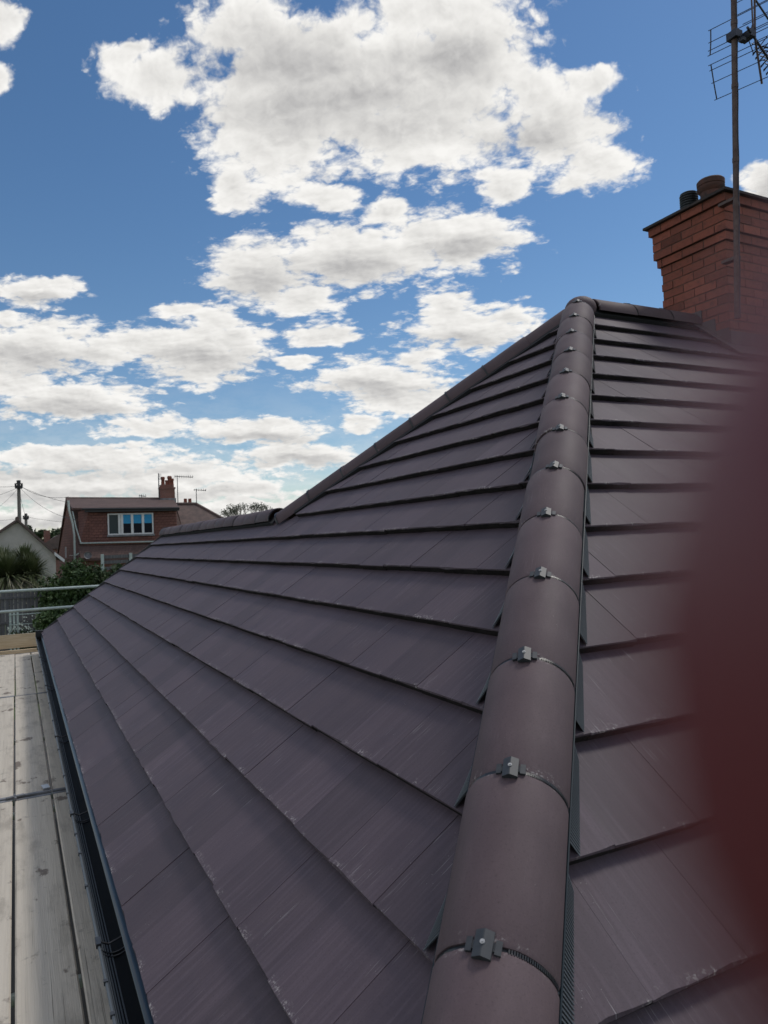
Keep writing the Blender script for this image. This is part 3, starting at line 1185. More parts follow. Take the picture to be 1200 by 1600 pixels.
sm.prism([(x1, y, z) for y, z in prof], (0.012, 0, 0))
sm.box((x1 - 0.02, GY, GZ + 0.05), (0.03, 0.055, 0.05))
sm.build('stop_end', M['black'], gutter)
for bx in (0.9, 2.03, 3.4, 5.15, 7.4, 9.6):
    b_ = MB()
    for dx in (-0.012, 0.012):
        arc = [(bx + dx, GY - (GR + 0.001) * cos(pi * k / 12), GZ - (GR - 0.006) * sin(pi * k / 12)) for k in range(13)]
        b_.path(arc, 0.0032, 5)
    b_.box((bx, GY + GR, GZ + 0.006), (0.026, 0.008, 0.008))
    b_.path([(bx + 0.0, GY + GR - 0.004, GZ + 0.008), (bx + 0.01, GY + 0.02, GZ - 0.012), (bx + 0.02, GY - 0.02, GZ - 0.006), (bx + 0.03, GY - GR + 0.01, GZ + 0.012)], 0.004, 5)
    b_.build('gutter_union', M['black'], gutter)
for k, bx in enumerate((1.25, 1.6, 1.78, 2.5, 2.85, 3.1, 3.75, 4.1, 4.75, 5.7, 6.45, 7.0, 8.1, 8.9, 10.4)):
    b_ = MB()
    b_.box((bx, GY + GR, GZ + 0.004), (0.008, 0.0065, 0.0065))
    b_.build('gutter_clip', M['clip'], gutter)
tr = MB()
tp = [(-0.10, 0.02), (-0.03, -0.034), (-0.006, -0.0375), (0.005, -0.0395), (0.0095, -0.0445), (0.007, -0.050), (0.0, -0.052), (-0.01, -0.052)]
vs = [(x, y, z) for x in (0.02, XW - 0.02) for y, z in tp]
n = len(tp)
tr.add(vs, [(i, i + 1, i + 1 + n, i + n) for i in range(n - 1)])
tr.build('eaves_tray', M['tray'], bungalow, smooth=True, fix=False)

# ---- chimney of the bungalow
CX0, CX1, CY0, CY1 = 3.315, 3.995, -5.03, -6.4
ch = MB()
ch.span((CX0 + 0.006, CY0 - 0.006, 2.4), (CX1 - 0.006, CY1 + 0.006, 4.06))
for o_, za, zb in ((0.022, 3.665, 3.74), (0.044, 3.74, 3.965), (0.068, 3.965, 4.04)):
    ch.span((CX0 - o_ + 0.006, CY0 + o_ - 0.006, za + 0.004), (CX1 + o_ - 0.006, CY1 - o_ + 0.006, zb))
chimney = ch.build('chimney', M['mortar'], bungalow)
chimney['label'] = 'red brick chimney stack with corbelled top'


def brick_mat(name, a, b_):
    def fn(t, v, base, bs):
        oi = t.n('ShaderNodeObjectInfo')
        c = t.ramp(oi.outputs['Random'], [(0.0, a), (0.45, b_), (0.8, tuple(x * 1.25 for x in a)), (1.0, tuple(x * 0.55 for x in b_))])
        tc = t.n('ShaderNodeTexCoord')
        n = t.noise(t.vmath('ADD', tc.outputs['Object'], oi.outputs['Location']), 22, 5, 0.7)
        return t.mix(t.smooth(n, 0.45, 0.75, 0, 0.5), c, (0.05, 0.03, 0.028))
    return mat(name, a, 0.9, extra=fn, bump=0.5, bscale=120)


M['brick'] = brick_mat('red_stock_brick', (0.29, 0.088, 0.056), (0.23, 0.074, 0.05))
bvar = []
for k in range(5):
    b_ = MB()
    L, W_, H_ = 0.1075, 0.05, 0.0325
    rg = random.Random(k)
    vs = []
    for sx in (-1, 1):
        for sy in (-1, 1):
            for sz in (-1, 1):
                vs.append((sx * (L - 0.0002) + rg.uniform(-.002, .002), sy * W_, sz * H_ + rg.uniform(-.0015, .0015)))
    b_.add(vs, [(0, 1, 3, 2), (4, 6, 7, 5), (0, 4, 5, 1), (2, 3, 7, 6), (0, 2, 6, 4), (1, 5, 7, 3)])
    me = b_.mesh('brick', M['brick'])
    bvar.append(me)
nb = 0
rest = MB()


def lay(face, o_, z, shift, brk=0.225):
    """face 'S' = looks to +Y (towards the hip end), 'W' = looks to -X"""
    global nb
    if face == 'S':
        a0, a1 = CX0 - o_, CX1 + o_
    else:
        a0, a1 = -(CY0 + o_), -(CY1 - o_)
    a = a0 - shift
    while a < a1 - 0.01:
        lo, hi = max(a, a0), min(a + brk - 0.01, a1)
        if hi - lo > 0.03:
            w = hi - lo
            c = (lo + hi) / 2
            pr_ = RND.uniform(-0.003, 0.002)
            if face == 'S':
                pos = Vector((c, CY0 + o_ - 0.05 + pr_, z + 0.0375))
                Mx = Matrix.Translation(pos) @ Matrix.Diagonal((w / 0.215, 1, 1, 1))
            else:
                pos = Vector((CX0 - o_ + 0.05 - pr_, -c, z + 0.0375))
                Mx = Matrix.Translation(pos) @ Matrix.Rotation(-pi / 2, 4, 'Z') @ Matrix.Diagonal((w / 0.215, 1, 1, 1))
            if nb < 298:
                instance('brick', bvar[RND.randrange(5)], chimney, Mx)
                nb += 1
        a += brk


rowz = []
z = 3.89
courses = [(0.068, 3.965)] + [(0.044, 3.89), (0.044, 3.815), (0.044, 3.74)] + [(0.022, 3.665)] + [(0.0, 3.59 - 0.075 * k) for k in range(11)]
for k, (o_, zz) in enumerate(courses):
    lay('S', o_ - 0.0 + 0.0, zz, 0.1125 if k % 2 else 0.0)
    lay('W', o_ - 0.0 - 0.001, zz + 0.0008, 0.0 if k % 2 else 0.1125)
cp = MB()
o_ = 0.10
top = [(CX0 - o_, CY0 + o_), (CX1 + o_, CY0 + o_), (CX1 + o_, CY1 - o_), (CX0 - o_, CY1 - o_)]
ins = [(CX0 + 0.16, CY0 - 0.16), (CX1 - 0.16, CY0 - 0.16), (CX1 - 0.16, CY1 + 0.16), (CX0 + 0.16, CY1 + 0.16)]
vs = [(x, y, 4.041) for x, y in top] + [(x, y, 4.062) for x, y in top] + [(x, y, 4.115) for x, y in ins]
cp.add(vs, [(3, 2, 1, 0)] + [(i, (i + 1) % 4, (i + 1) % 4 + 4, i + 4) for i in range(4)] +
       [(i + 4, (i + 1) % 4 + 4, (i + 1) % 4 + 8, i + 8) for i in range(4)] + [(8, 9, 10, 11)])
M['cap'] = mat('dark_sooty_cement', (0.07, 0.055, 0.052), 0.95, var=(0.04, 0.034, 0.034), scale=9, bump=0.7, bscale=40)
cp.build('cement_cap', M['cap'], chimney)


def lathe(b, c, prof, n=20):
    c = Vector(c)
    vs = [c + Vector((r * cos(2 * pi * k / n), r * sin(2 * pi * k / n), h)) for r, h in prof for k in range(n)]
    fs = [(i * n + k, i * n + (k + 1) % n, (i + 1) * n + (k + 1) % n, (i + 1) * n + k) for i in range(len(prof) - 1) for k in range(n)]
    b.add(vs, fs)


p1 = MB()
lathe(p1, (3.555, -5.20, 4.105), [(0.0, 0.0), (0.092, 0.0), (0.090, 0.10), (0.112, 0.125), (0.114, 0.15), (0.108, 0.156), (0.114, 0.162), (0.116, 0.20), (0.105, 0.212), (0.075, 0.212), (0.07, 0.12), (0, 0.12)])
p1.build('chimney_pot', M['pot_dark'], chimney, smooth=True)
p2 = MB()
pp = [(0.0, 0.0), (0.07, 0.0)]
for k in range(7):
    h = 0.03 + k * 0.022
    pp += [(0.072, h), (0.080, h + 0.006), (0.080, h + 0.012), (0.066, h + 0.015)]
pp += [(0.074, 0.192), (0.06, 0.2), (0.0, 0.2)]
lathe(p2, (3.79, -5.20, 4.11), pp)
o = p2.build('chimney_pot', M['clip'], chimney, smooth=True)
o['label'] = 'small louvred metal cowl'
fl = MB()     # lead flashing round the foot, on the near slope
def on_B(x, y, off):
    return Vector((x, y, x * TB)) + N_B * off
M['leadd'] = mat('dark_weathered_lead', (0.06, 0.055, 0.055), 0.7, var=(0.1, 0.095, 0.095), scale=6)
fl.prism([on_B(CX0 - 0.13, CY0 + 0.08, 0.012), on_B(CX0 - 0.13, CY1 - 0.1, 0.012), on_B(XAP - .05, CY1 - 0.1, 0.012), on_B(XAP - .05, CY0 + 0.08, 0.012)], N_B * 0.006)
fl.span((CX0 - 0.008, CY0 + 0.008, 2.6), (CX0 + 0.02, CY1, 2.90))
for k in range(3):
    xx = CX0 + 0.01 + k * 0.13
    fl.span((xx, CY0 - 0.01, 2.75 + k * 0.11), (xx + 0.128, CY0 + 0.0085 + 0.001 * k, 2.93 + k * 0.11))
fl.build('lead_flashing', M['leadd'], chimney)

# ------------------------------------------------------------------ tv aerial on its mast
aer = empty('tv_aerial', (3.20, -4.95, 2.9))
tag(aer, 'television aerial with rod reflector on tall brown mast beside the brick chimney', 'aerial')
am_ = MB()
mast0, mast1 = Vector((3.17, -4.93, 2.95)), Vector((3.03, -4.95, 5.95))
md = (mast1 - mast0)
am_.path([mast0 + md * t for t in (0, .33, .66, 1)], 0.0235, 12)
for t in (0.30, 0.42, 0.62, 0.79, 0.86):
    am_.tube(mast0 + md * t, mast0 + md * (t + 0.012), 0.0265, n=10)
mast = am_.build('mast', M['rust'], aer, smooth=True)
cb_ = MB()
cb_.path([mast0 + md * t + Vector((-0.025, 0.004 * sin(t * 40), 0)) for t in [k / 30 for k in range(31)]], 0.0042, 6)
cb_.build('cable', M['aerial'], mast)
for bz in (3.45, 3.93):
    bk_ = MB()
    bk_.box((3.22, -4.96, bz), (0.07, 0.03, 0.012))
    bk_.build('wall_bracket', M['rust'], aer)
rd = Vector((0.948, 0.319, 0)).normalized()       # along the reflector rods
bd = Vector((0.319, -0.948, 0)).normalized()      # the boom, away from the roof
spine = Vector((2.985, -5.06, 5.14))
rods = MB()
ends = []
upper = [(0.10, 0.36), (0.085, 0.245), (0.065, 0.165), (0.05, 0.115)]
lower = [(0.055, 0.035), (0.07, -0.005), (0.10, -0.10), (0.15, -0.225)]
HL = 0.37
for b0, h in upper + lower:
    c_ = spine + bd * b0 + Vector((0, 0, h))
    o = MB()
    o.tube(c_ - rd * HL, c_ + rd * HL, 0.0035, n=6)
    o.build('reflector_rod', M['aerial'], aer)
for grp, e in ((upper, 0), (lower, 0)):
    for s in (-1, 1):
        o = MB()
        o.path([spine + bd * b0 + Vector((0, 0, h)) + rd * (s * (HL - 0.02)) for b0, h in grp], 0.0055, 6)
        o.build('end_bar', M['aerial'], aer)
sp = MB()
sp.path([spine + bd * 0.12 + Vector((0, 0, 0.50)), spine + bd * 0.06 + Vector((0, 0, 0.08)), spine + bd * 0.17 + Vector((0, 0, -0.25))], 0.0085, 8)
sp.path([spine + bd * 0.03 + Vector((0, 0, 0.42)), spine + bd * 0.02 + Vector((0, 0, 0.08))], 0.0065, 8)
sp.build('reflector_spine', M['rust'], aer)
bo = MB()
bo.tube(spine + bd * -0.12 + Vector((0, 0, 0.085)), spine + bd * 1.15 + Vector((0, 0, 0.03)), 0.010, n=8)
bo.box(spine + bd * 0.0 + Vector((0.03, 0.02, 0.085)), (0.05, 0.03, 0.028))
boom = bo.build('boom', M['aerial'], aer)
for k in range(14):
    b_ = MB()
    c_ = spine + bd * (0.18 + 0.068 * k) + Vector((0, 0, 0.075 - 0.0035 * k))
    for sx, sz in ((1, 1), (1, -1), (-1, 1), (-1, -1)):
        tip = c_ + rd * (0.06 * sx) + Vector((0, 0, 0.052 * sz))
        b_.add([c_ - bd * 0.004, c_ + bd * 0.004 + Vector((0, 0, .006 * sz)), tip + bd * 0.006, tip - bd * 0.006 + Vector((0, 0, -.012 * sz))], [(0, 1, 2, 3)])
        b_.tube(c_, tip, 0.004, n=5)
    b_.build('director', M['aerial'], boom)
b_ = MB()       # balun loop and feeder
b_.path([spine + bd * 0.05 + Vector((0, 0, 0.09)), spine + bd * 0.02 + Vector((0.02, -.02, 0.19)), spine + bd * 0.25 + rd * 0.1 + Vector((0, 0, 0.20)), spine + bd * 0.35 + rd * 0.1 + Vector((0, 0, 0.14))], 0.004, 6)
b_.box(mast0 + md * 0.76, (0.045, 0.04, 0.03))
b_.box(mast0 + md * 0.74 + rd * -0.06, (0.02, 0.02, 0.014))
b_.build('clamp', M['aerial'], aer)
# the smaller yagi above it
y2 = spine + Vector((0.0, 0, 0.44))
yb = MB()
yb.tube(y2 - bd * 0.1, y2 + bd * 0.7, 0.008, n=8)
yag = yb.build('upper_boom', M['aerial'], aer)
for k in range(6):
    b_ = MB()
    c_ = y2 + bd * (0.05 + 0.11 * k) + Vector((0, 0, -0.03 * k))
    b_.tube(c_ - rd * (0.16 - 0.006 * k), c_ + rd * (0.16 - 0.006 * k), 0.0035, n=6)
    b_.build('upper_element', M['aerial'], yag)

# ------------------------------------------------------------------ scaffold and its boards
scaf = empty('scaffold', (6, 0.6, -2.75))
tag(scaf, 'steel tube scaffold with two pale guard rails beyond the far end of the roof', 'scaffold')
for z0, z1 in ((0.655, 0.648), (0.322, 0.333)):
    b_ = MB()
    b_.tube((12.84, 0.95, z0), (12.80, -2.2, z1), 0.0242, n=12)
    b_.build('guard_rail', M['alu'], scaf, smooth=True)
for x in (0.9, 4.75, 8.6, 12.86):
    for y in (0.72,):
        b_ = MB()
        b_.tube((x, y, -2.72), (x, y, 0.95), 0.0242, n=12)
        b_.build('standard', M['alu'], scaf, smooth=True)
b_ = MB()
b_.tube((12.86, -2.15, -2.72), (12.86, -2.15, 0.75), 0.0242, n=12)
b_.build('standard', M['alu'], scaf, smooth=True)
for x in (-0.2, 0.98, 2.5, 4.66, 4.95, 6.7, 8.5, 8.8, 10.6, 12.6):
    b_ = MB()
    b_.tube((x, -0.2, -0.415), (x, 0.85, -0.415), 0.0242, n=10)
    b_.build('transom', M['alu'], scaf, smooth=True)
rows = [
    (-0.112, 'the gutter', 'narrow visible row tucked under the black gutter'),
    (0.119, 'middle', 'middle row, second from the gutter'),
    (0.349, 'outer', 'outer row at the left edge of the picture'),
]
spans = [(0.95, 4.80, 'nearest the camera'), (4.82, 8.66, 'second length along the roof'), (8.68, 12.56, 'farthest length by the pale toe board')]
extra_desc = {
    (1, 0): 'scaffold board with rusty brown stains, nearest length in the middle row between two dark gaps',
    (1, 1): 'plain grey scaffold board, second length of the middle row between the two metal straps',
    (1, 2): 'grey scaffold board ending at the pale toe board, middle row beside the widest dark gap',
    (0, 0): 'shaded dark scaffold board under the gutter, nearest the camera',
    (0, 1): 'scaffold board with dark square damp patches, second length under the gutter',
    (0, 2): 'farthest dark scaffold board squeezed beside the gutter, reaching the pale toe board',
    (2, 0): 'pale scaffold board at the bottom left corner, nearest length of the outer row',
    (2, 1): 'pale scaffold board at the left edge, second length of the outer row',
    (2, 2): 'pale scaffold board at the left edge reaching the light timber toe board',
}
for r, (y0, _, _) in enumerate(rows):
    for s, (xa, xb, _) in enumerate(spans):
        rg = random.Random(r * 10 + s)
        b_ = MB()
        th = 0.038
        zt = -0.352 + rg.uniform(-0.004, 0.004) + (0.010 if s == 1 else 0)
        sh = 0.003 * (xa + xb) / 2 + rg.uniform(-0.002, 0.002)
        w = 0.2175
        nseg = 8
        vs = []
        for i in range(nseg + 1):
            x = xa + (xb - xa) * i / nseg
            bow = 0.004 * sin(pi * i / nseg) * rg.choice((1, 0.6))
            skew = (0.004 * (x - (xa + xb) / 2)) if r != 1 or s != 2 else 0.006 * (x - (xa + xb) / 2)
            for yy, zz in ((y0 + 0.002, zt - th), (y0 + w - 0.002, zt - th), (y0 + w, zt - 0.006), (y0 + w - 0.006, zt), (y0 + 0.006, zt), (y0, zt - 0.006)):
                vs.append((x, yy + sh + skew, zz + bow))
        fs = [(i * 6 + k, i * 6 + (k + 1) % 6, (i + 1) * 6 + (k + 1) % 6, (i + 1) * 6 + k) for i in range(nseg) for k in range(6)]
        fs += [(5, 4, 3, 2, 1, 0), tuple(nseg * 6 + k for k in range(6))]
        b_.add(vs, fs)
        o = b_.build('scaffold_board', M['board%d' % ((r + s) % 4)])
        tag(o, extra_desc[(r, s)], 'board', 'timber scaffold boards beside the gutter')
        for xe, sg in ((xa, 1), (xb, -1)):
            k_ = MB()
            yc = y0 + w / 2 + sh + (0.004 * (xe - (xa + xb) / 2))
            k_.box((xe + sg * 0.018, yc, zt + 0.0012), (0.017, w / 2 + 0.001, 0.0012))
            k_.box((xe + sg * 0.018, yc + w / 2 + 0.0015, zt - 0.012), (0.017, 0.0012, 0.013))
            k_.box((xe - sg * 0.0015, yc, zt - 0.012), (0.0012, w / 2, 0.013))
            k_.build('end_band', M['lead'], o)
tb = MB()
tb.span((12.80, -0.02, -0.285), (12.838, 0.9, -0.06))
o = tb.build('toe_board', M['wood_new'])
tag(o, 'pale new timber toe board standing on edge across the far end of the scaffold', 'board')
tb = MB()
tb.span((12.60, 0.05, -0.395), (12.82, 0.9, -0.345))
tb.span((12.62, 0.06, -0.345), (12.70, 0.88, -0.300))
o = tb.build('end_plank', M['wood_new'])
tag(o, 'light timber plank laid flat at the foot of the pale toe board', 'plank')
# ties and debris lying on the boards
b_ = MB()
b_.box((4.81, 0.35, -0.335), (0.014, 0.055, 0.005), Matrix.Rotation(0.25, 3, 'Z'))
b_.box((4.81, 0.352, -0.336), (0.05, 0.006, 0.006), Matrix.Rotation(0.1, 3, 'Z'))
tag(b_.build('tie_strap', M['lead']), 'grey metal tie lying across the gap between two scaffold boards', 'strap')
b_ = MB()
b_.box((4.90, 0.165, -0.333), (0.045, 0.022, 0.006), Matrix.Rotation(0.15, 3, 'Z'))
tag(b_.build('metal_offcut', M['screw']), 'small pale offcut on the board joint beside the gutter', 'offcut')

# ------------------------------------------------------------------ dormer house
dh = empty('dormer_house', (44.5, -5, -1.7))
tag(dh, 'red brick house with brown roof, wide hung-tile dormer and four-pane window', 'house')
GZH = -1.75
b_ = MB()       # gable wall facing left, five corners, and the body
FX, BX = 40.9, 49.5
YL0, YL1 = -2.70, -1.95          # front and back left corners: the house stands slightly turned
b_.add([(FX, YL0, GZH), (BX, YL1, GZH), (BX, YL1, 1.35), (44.6, -2.28, 4.1), (FX, YL0, 1.15)], [(0, 1, 2, 3, 4)])
b_.build('gable_wall', M['hung'], dh, fix=False)
b_ = MB()
b_.add([(FX, YL0, GZH), (FX, -8.3, GZH), (FX, -8.3, 1.0), (FX, YL0, 1.0)], [(0, 1, 2, 3)])
b_.add([(BX, YL1, GZH), (BX, -8.3, GZH), (BX, -8.3, 1.0), (BX, YL1, 1.0)], [(0, 1, 2, 3)])
b_.add([(FX, -8.3, GZH), (BX, -8.3, GZH), (BX, -8.3, 1.0), (44.6, -8.3, 4.1), (FX, -8.3, 1.0)], [(0, 1, 2, 3, 4)])
b_.build('front_wall', M['redbrick'], dh, fix=False)
b_ = MB()       # main roof, two slopes with thickness
E0, E1 = Vector((40.45, -2.62, 0.87)), Vector((40.45, -8.3, 0.72))
R0, R1 = Vector((44.6, -2.17, 4.26)), Vector((44.6, -8.2, 4.18))
K0, K1 = Vector((49.9, -1.85, 0.95)), Vector((49.9, -8.3, 0.9))
b_.prism([E0, E1, R1, R0], (0, 0, -0.14))
b_.prism([R0, R1, K1, K0], (0, 0, -0.14))
roof_h = b_.build('roof', M['brownroof'], dh)
b_ = MB()
b_.path([R0 + Vector((0, 0, 0.02)), R1 + Vector((0, 0, 0.02))], 0.10, 8)
b_.build('ridge_tiles', M['rooffar'], roof_h)
# dormer: cheek, face, roof
b_ = MB()
DX = 41.25
dz0, dz1 = 1.62, 3.50
b_.add([(DX, -3.15, dz0 - .1), (DX, -7.75, dz0 - .1), (DX, -7.75, dz1), (DX, -3.15, dz1)], [(0, 1, 2, 3)])
b_.add([(DX, -3.15, dz0 - .1), (DX, -3.15, dz1), (43.7, -2.75, dz1), (DX + 0.0, -2.62, dz0)], [(0, 1, 2, 3)])
b_.add([(DX, -7.75, dz0), (DX, -7.75, dz1), (43.7, -7.75, dz1)], [(0, 1, 2)])
dorm = b_.build('dormer', M['hung'], dh, fix=False)
b_ = MB()
b_.prism([(40.98, -2.28, 3.46), (40.98, -7.85, 3.42), (44.55, -8.2, 4.13), (44.55, -2.2, 4.20)], (0, 0, 0.09))
b_.build('dormer_roof', M['brownroof'], dorm)
b_ = MB()
b_.span((40.93, -7.85, 3.31), (41.0, -2.9, 3.475))
b_.tube((40.9, -7.85, 3.44), (40.9, -2.75, 3.47), 0.05, n=8)
b_.build('dormer_gutter', M['soffit'], dorm)
b_ = MB()       # lead and white edge trims
b_.path([(41.05, -2.30, 3.38), (40.98, -2.45, 2.5), (40.9, -2.66, 1.68)], 0.035, 6)
b_.path([(41.18, -2.64, 1.66), (41.18, -7.75, 1.60)], 0.045, 6)
b_.build('lead_edge', M['alu'], dorm)
# dormer tile rows as real ledges
b_ = MB()
for k in range(12):
    zz = dz0 + 0.02 + k * 0.152
    for ya, yb in ((-3.16, -4.02), (-6.50, -7.74)) if 0.3 < zz - dz0 + 0.0 and 1.95 < zz < 3.25 else ((-3.16, -7.74),):
        b_.prism([(DX - 0.004, ya, zz), (DX - 0.05, ya, zz), (DX - 0.006, ya, zz + 0.14)], (0, yb - ya, 0))
b_.build('hung_tile_rows', M['hung'], dorm)
win = MB()
WY0, WY1, WZ0, WZ1 = -4.06, -6.46, 2.05, 3.22
DXW = DX - 0.02
fr = 0.07
win.span((DXW - 0.05, WY1, WZ1 - fr), (DXW + 0.03, WY0, WZ1))
win.span((DXW - 0.05, WY1, WZ0), (DXW + 0.03, WY0, WZ0 + fr))
win.span((DXW - 0.05, WY0 - fr, WZ0 + fr), (DXW + 0.03, WY0, WZ1 - fr))
win.span((DXW - 0.05, WY1, WZ0 + fr), (DXW + 0.03, WY1 + fr, WZ1 - fr))
cols_ = [-4.66, -4.80, -5.33, -5.90]
for c_, w_ in ((-4.66, 0.06), (-4.80, 0.06), (-5.33, 0.065), (-5.90, 0.065)):
    win.span((DXW - 0.05, c_ - w_, WZ0 + fr), (DXW + 0.03, c_ + w_, WZ1 - fr))
window = win.build('window', M['white'], dorm)
panes = [(-4.13, -4.60, 'glass_green', None), (-4.86, -5.265, 'glass', 1), (-5.395, -5.835, 'glass', 1), (-5.965, -6.39, 'glass', 1)]
for a, c_, mm, bl in panes:
    o = MB()
    o.span((DXW + 0.004, c_, WZ0 + fr), (DXW + 0.016, a, WZ1 - fr))
    if bl:
        o2 = MB()
        o2.span((DXW - 0.004, c_ + 0.005, 2.66), (DXW + 0.003, a - 0.005, WZ1 - fr - 0.005))
        link_name = o2.build('blind', M['blind'], dorm)
    o.build('pane', M[mm], dorm)
o = MB()
o.span((DXW - 0.12, WY1 - 0.05, WZ0 - 0.10), (DXW + 0.02, WY0 + 0.05, WZ0 - 0.003))
o.build('window_sill', M['lead'], dorm)
o = MB()
o.path([(41.0, -2.10, 3.95), (41.0, -2.14, 3.4), (41.0, -2.30, 2.7), (41.0, -2.36, 2.1), (41.0, -2.34, GZH)], 0.055, 8)
o.path([(41.0, -2.36, 1.0), (41.0, -2.6, 1.15)], 0.035, 6)
o.build('soil_pipe', M['alu'], dh)
o = MB()
o.span((41.2, -2.62, 1.02), (41.24, -2.1, 1.04))
o.span((43.5, -2.10, 0.9), (43.56, -2.02, 1.5))
o.build('gable_vent', M['white'], dh)
o = MB()
lathe(o, (40.4, -2.95, 0.98), [(0.0, 0.0), (0.14, 0.03), (0.20, 0.10)], 14)
mdish = Matrix.Rotation(radians(-75), 3, 'Y')
ctr = Vector((40.4, -2.95, 0.98))
o.v = [tuple(ctr + mdish @ (Vector(v) - ctr)) for v in o.v]
o.tube((40.4, -2.95, 0.98), (40.75, -2.95, 0.85), 0.02)
o.build('satellite_dish', M['lead'], dh, fix=False)
# chimney with stepped lead base and pots
o = MB()
o.span((44.0, -8.28, 3.5), (44.6, -7.36, 4.22))
hc = o.build('chimney', M['lead'], dh)
o = MB()
o.span((44.02, -8.22, 4.22), (44.58, -7.38, 4.78))
o.span((43.98, -8.26, 4.78), (44.62, -7.34, 4.88))
o.span((44.04, -8.18, 4.88), (44.56, -7.42, 5.04))
o.build('stack', M['redbrick'], hc)
for y, h, r in ((-7.58, 0.50, 0.12), (-7.80, 0.30, 0.10), (-7.98, 0.55, 0.13), (-8.13, 0.40, 0.10)):
    o = MB()
    lathe(o, (44.3, y, 5.03), [(0, 0), (r, 0), (r * 0.8, h * 0.6), (r * 1.05, h * 0.72), (r * 1.05, h * 0.9), (r * 0.85, h), (r * 0.6, h), (r * 0.6, h * 0.7), (0, h * .7)], 12)
    o.build('chimney_pot', M['pot'], hc, smooth=True)

# hipped neighbour joined on the right
hh = empty('hipped_house', (46.5, -11, -1.7))
tag(hh, 'low brown hipped roof with a tiny red chimney to the right of the dormer', 'house')
o = MB()
o.span((42.3, -15.0, GZH), (50.5, -9.25, 0.85))
o.build('wall', M['redbrick'], hh)
o = MB()
A_, B_, C_, D_ = (41.9, -7.9, 0.95), (41.9, -14.0, 0.80), (50.9, -14.0, 0.8), (50.9, -7.9, 0.95)
T0, T1 = (46.0, -7.9, 3.93), (46.0, -9.9, 3.93)
o.add([A_, B_, C_, D_, T0, T1], [(0, 1, 5, 4), (1, 2, 5), (2, 3, 4, 5), (3, 0, 4), (0, 3, 2, 1)])
hr = o.build('roof', M['rooffar'], hh)
o = MB()
o.path([Vector(T1) + Vector((0, 0, .04)), Vector(B_) + Vector((0, 0, .04))], 0.09, 6)
o.path([Vector(T0) + Vector((0, 0, .04)), Vector(T1) + Vector((0, 0, .04))], 0.09, 6)
o.build('hip_tiles', M['rooffar'], hr)
o = MB()
o.span((46.2, -9.75, 3.7), (46.6, -8.3, 4.08))
hc2 = o.build('chimney', M['redbrick'], hh)
for y in (-9.32, -9.6):
    o = MB()
    lathe(o, (46.4, y, 4.07), [(0, 0), (0.11, 0), (0.10, 0.26), (0.07, 0.26), (0, 0.2)], 10)
    o.build('chimney_pot', M['pot'], hc2)

# house aerials
def small_aerial(x, y, z0, z1, boomlen, n_el, label, sgn=1):
    e = empty('tv_aerial', (x, y, z0))
    tag(e, label, 'aerial', 'small aerials on the far roofs')
    o = MB()
    o.tube((x, y, z0), (x, y, z1), 0.028, 0.022, n=6)
    o.build('mast', M['rod'], e)
    if boomlen:
        o = MB()
        o.tube((x, y + 0.15, z1 - 0.06), (x, y - boomlen, z1 - 0.12), 0.02, n=5)
        o.build('boom', M['rod'], e)
        for k in range(n_el):
            o = MB()
            yy = y + 0.12 - (boomlen + 0.1) * k / max(1, n_el - 1)
            o.tube((x - 0.2, yy, z1 - 0.08), (x + 0.2, yy, z1 - 0.08), 0.010, n=4)
            o.tube((x, yy, z1 - 0.17), (x, yy, z1 + 0.01), 0.010, n=4)
            o.build('element', M['rod'], e)


small_aerial(44.2, -8.42, 3.7, 5.62, 0.95, 9, 'tallest thin aerial just right of the dormer house chimney, boom pointing right')
small_aerial(46.0, -9.94, 4.0, 4.93, 0.62, 6, 'thin aerial right of the tiny red chimney on the hipped roof')
small_aerial(44.8, -6.4, 4.2, 4.50, 0.25, 4, 'tiny aerial on the dormer house ridge, left of the chimney')
e = empty('tv_aerial', (44.2, -7.33, 4.4))
tag(e, 'bare upright pole strapped to the left side of the dormer house chimney', 'aerial', 'small aerials on the far roofs')
o = MB()
o.tube((44.2, -7.32, 4.2), (44.2, -7.32, 5.74), 0.04, 0.03, n=6)
o.build('mast', M['rod'], e)
o = MB()
for k in range(5):
    o.tube((44.2, -7.32, 5.7 - k * 0.08), (44.2, -7.48, 5.68 - k * 0.08), 0.012, n=4)
o.build('dipole', M['rod'], e)

# ------------------------------------------------------------------ grey gabled building on the left
gh = empty('grey_house', (36, 0.5, -1.75))
tag(gh, 'pebble-dashed grey gable building with dark brown roof at the left edge', 'house')
o = MB()
o.prism([(35.3, -1.20, GZH), (35.3, 2.6, GZH), (35.3, 2.6, 1.05), (35.3, 0.32, 2.66), (35.3, -1.20, 1.08)], (9, 0, 0))
o.build('wall', M['render'], gh)
o = MB()
o.prism([(35.12, -1.52, 0.92), (35.12, 0.32, 2.80), (35.12, 0.32, 2.68), (35.12, -1.46, 0.82)], (9.3, 0, 0))
o.prism([(35.12, 2.9, 0.95), (35.12, 0.32, 2.80), (35.12, 0.32, 2.68), (35.12, 2.85, 0.84)], (9.3, 0, 0))
o.tube((35.1, 0.32, 2.80), (44.4, 0.32, 2.80), 0.09, n=8)
o.build('roof', M['rooffar'], gh)
o = MB()
o.prism([(35.04, -1.56, 0.90), (35.04, -1.14, 1.26), (35.04, -1.14, 1.12), (35.04, -1.54, 0.76)], (0.09, 0, 0))
o.build('verge_end_board', M['white'], gh)
g2 = empty('brown_roof_house', (40, 2.6, -1.75))
tag(g2, 'second dark brown roof peeping past the grey gable at the far left edge', 'house')
o = MB()
o.span((38, 1.25, GZH), (46, 6.5, 1.3))
o.build('wall', M['redbrick'], g2)
o = MB()
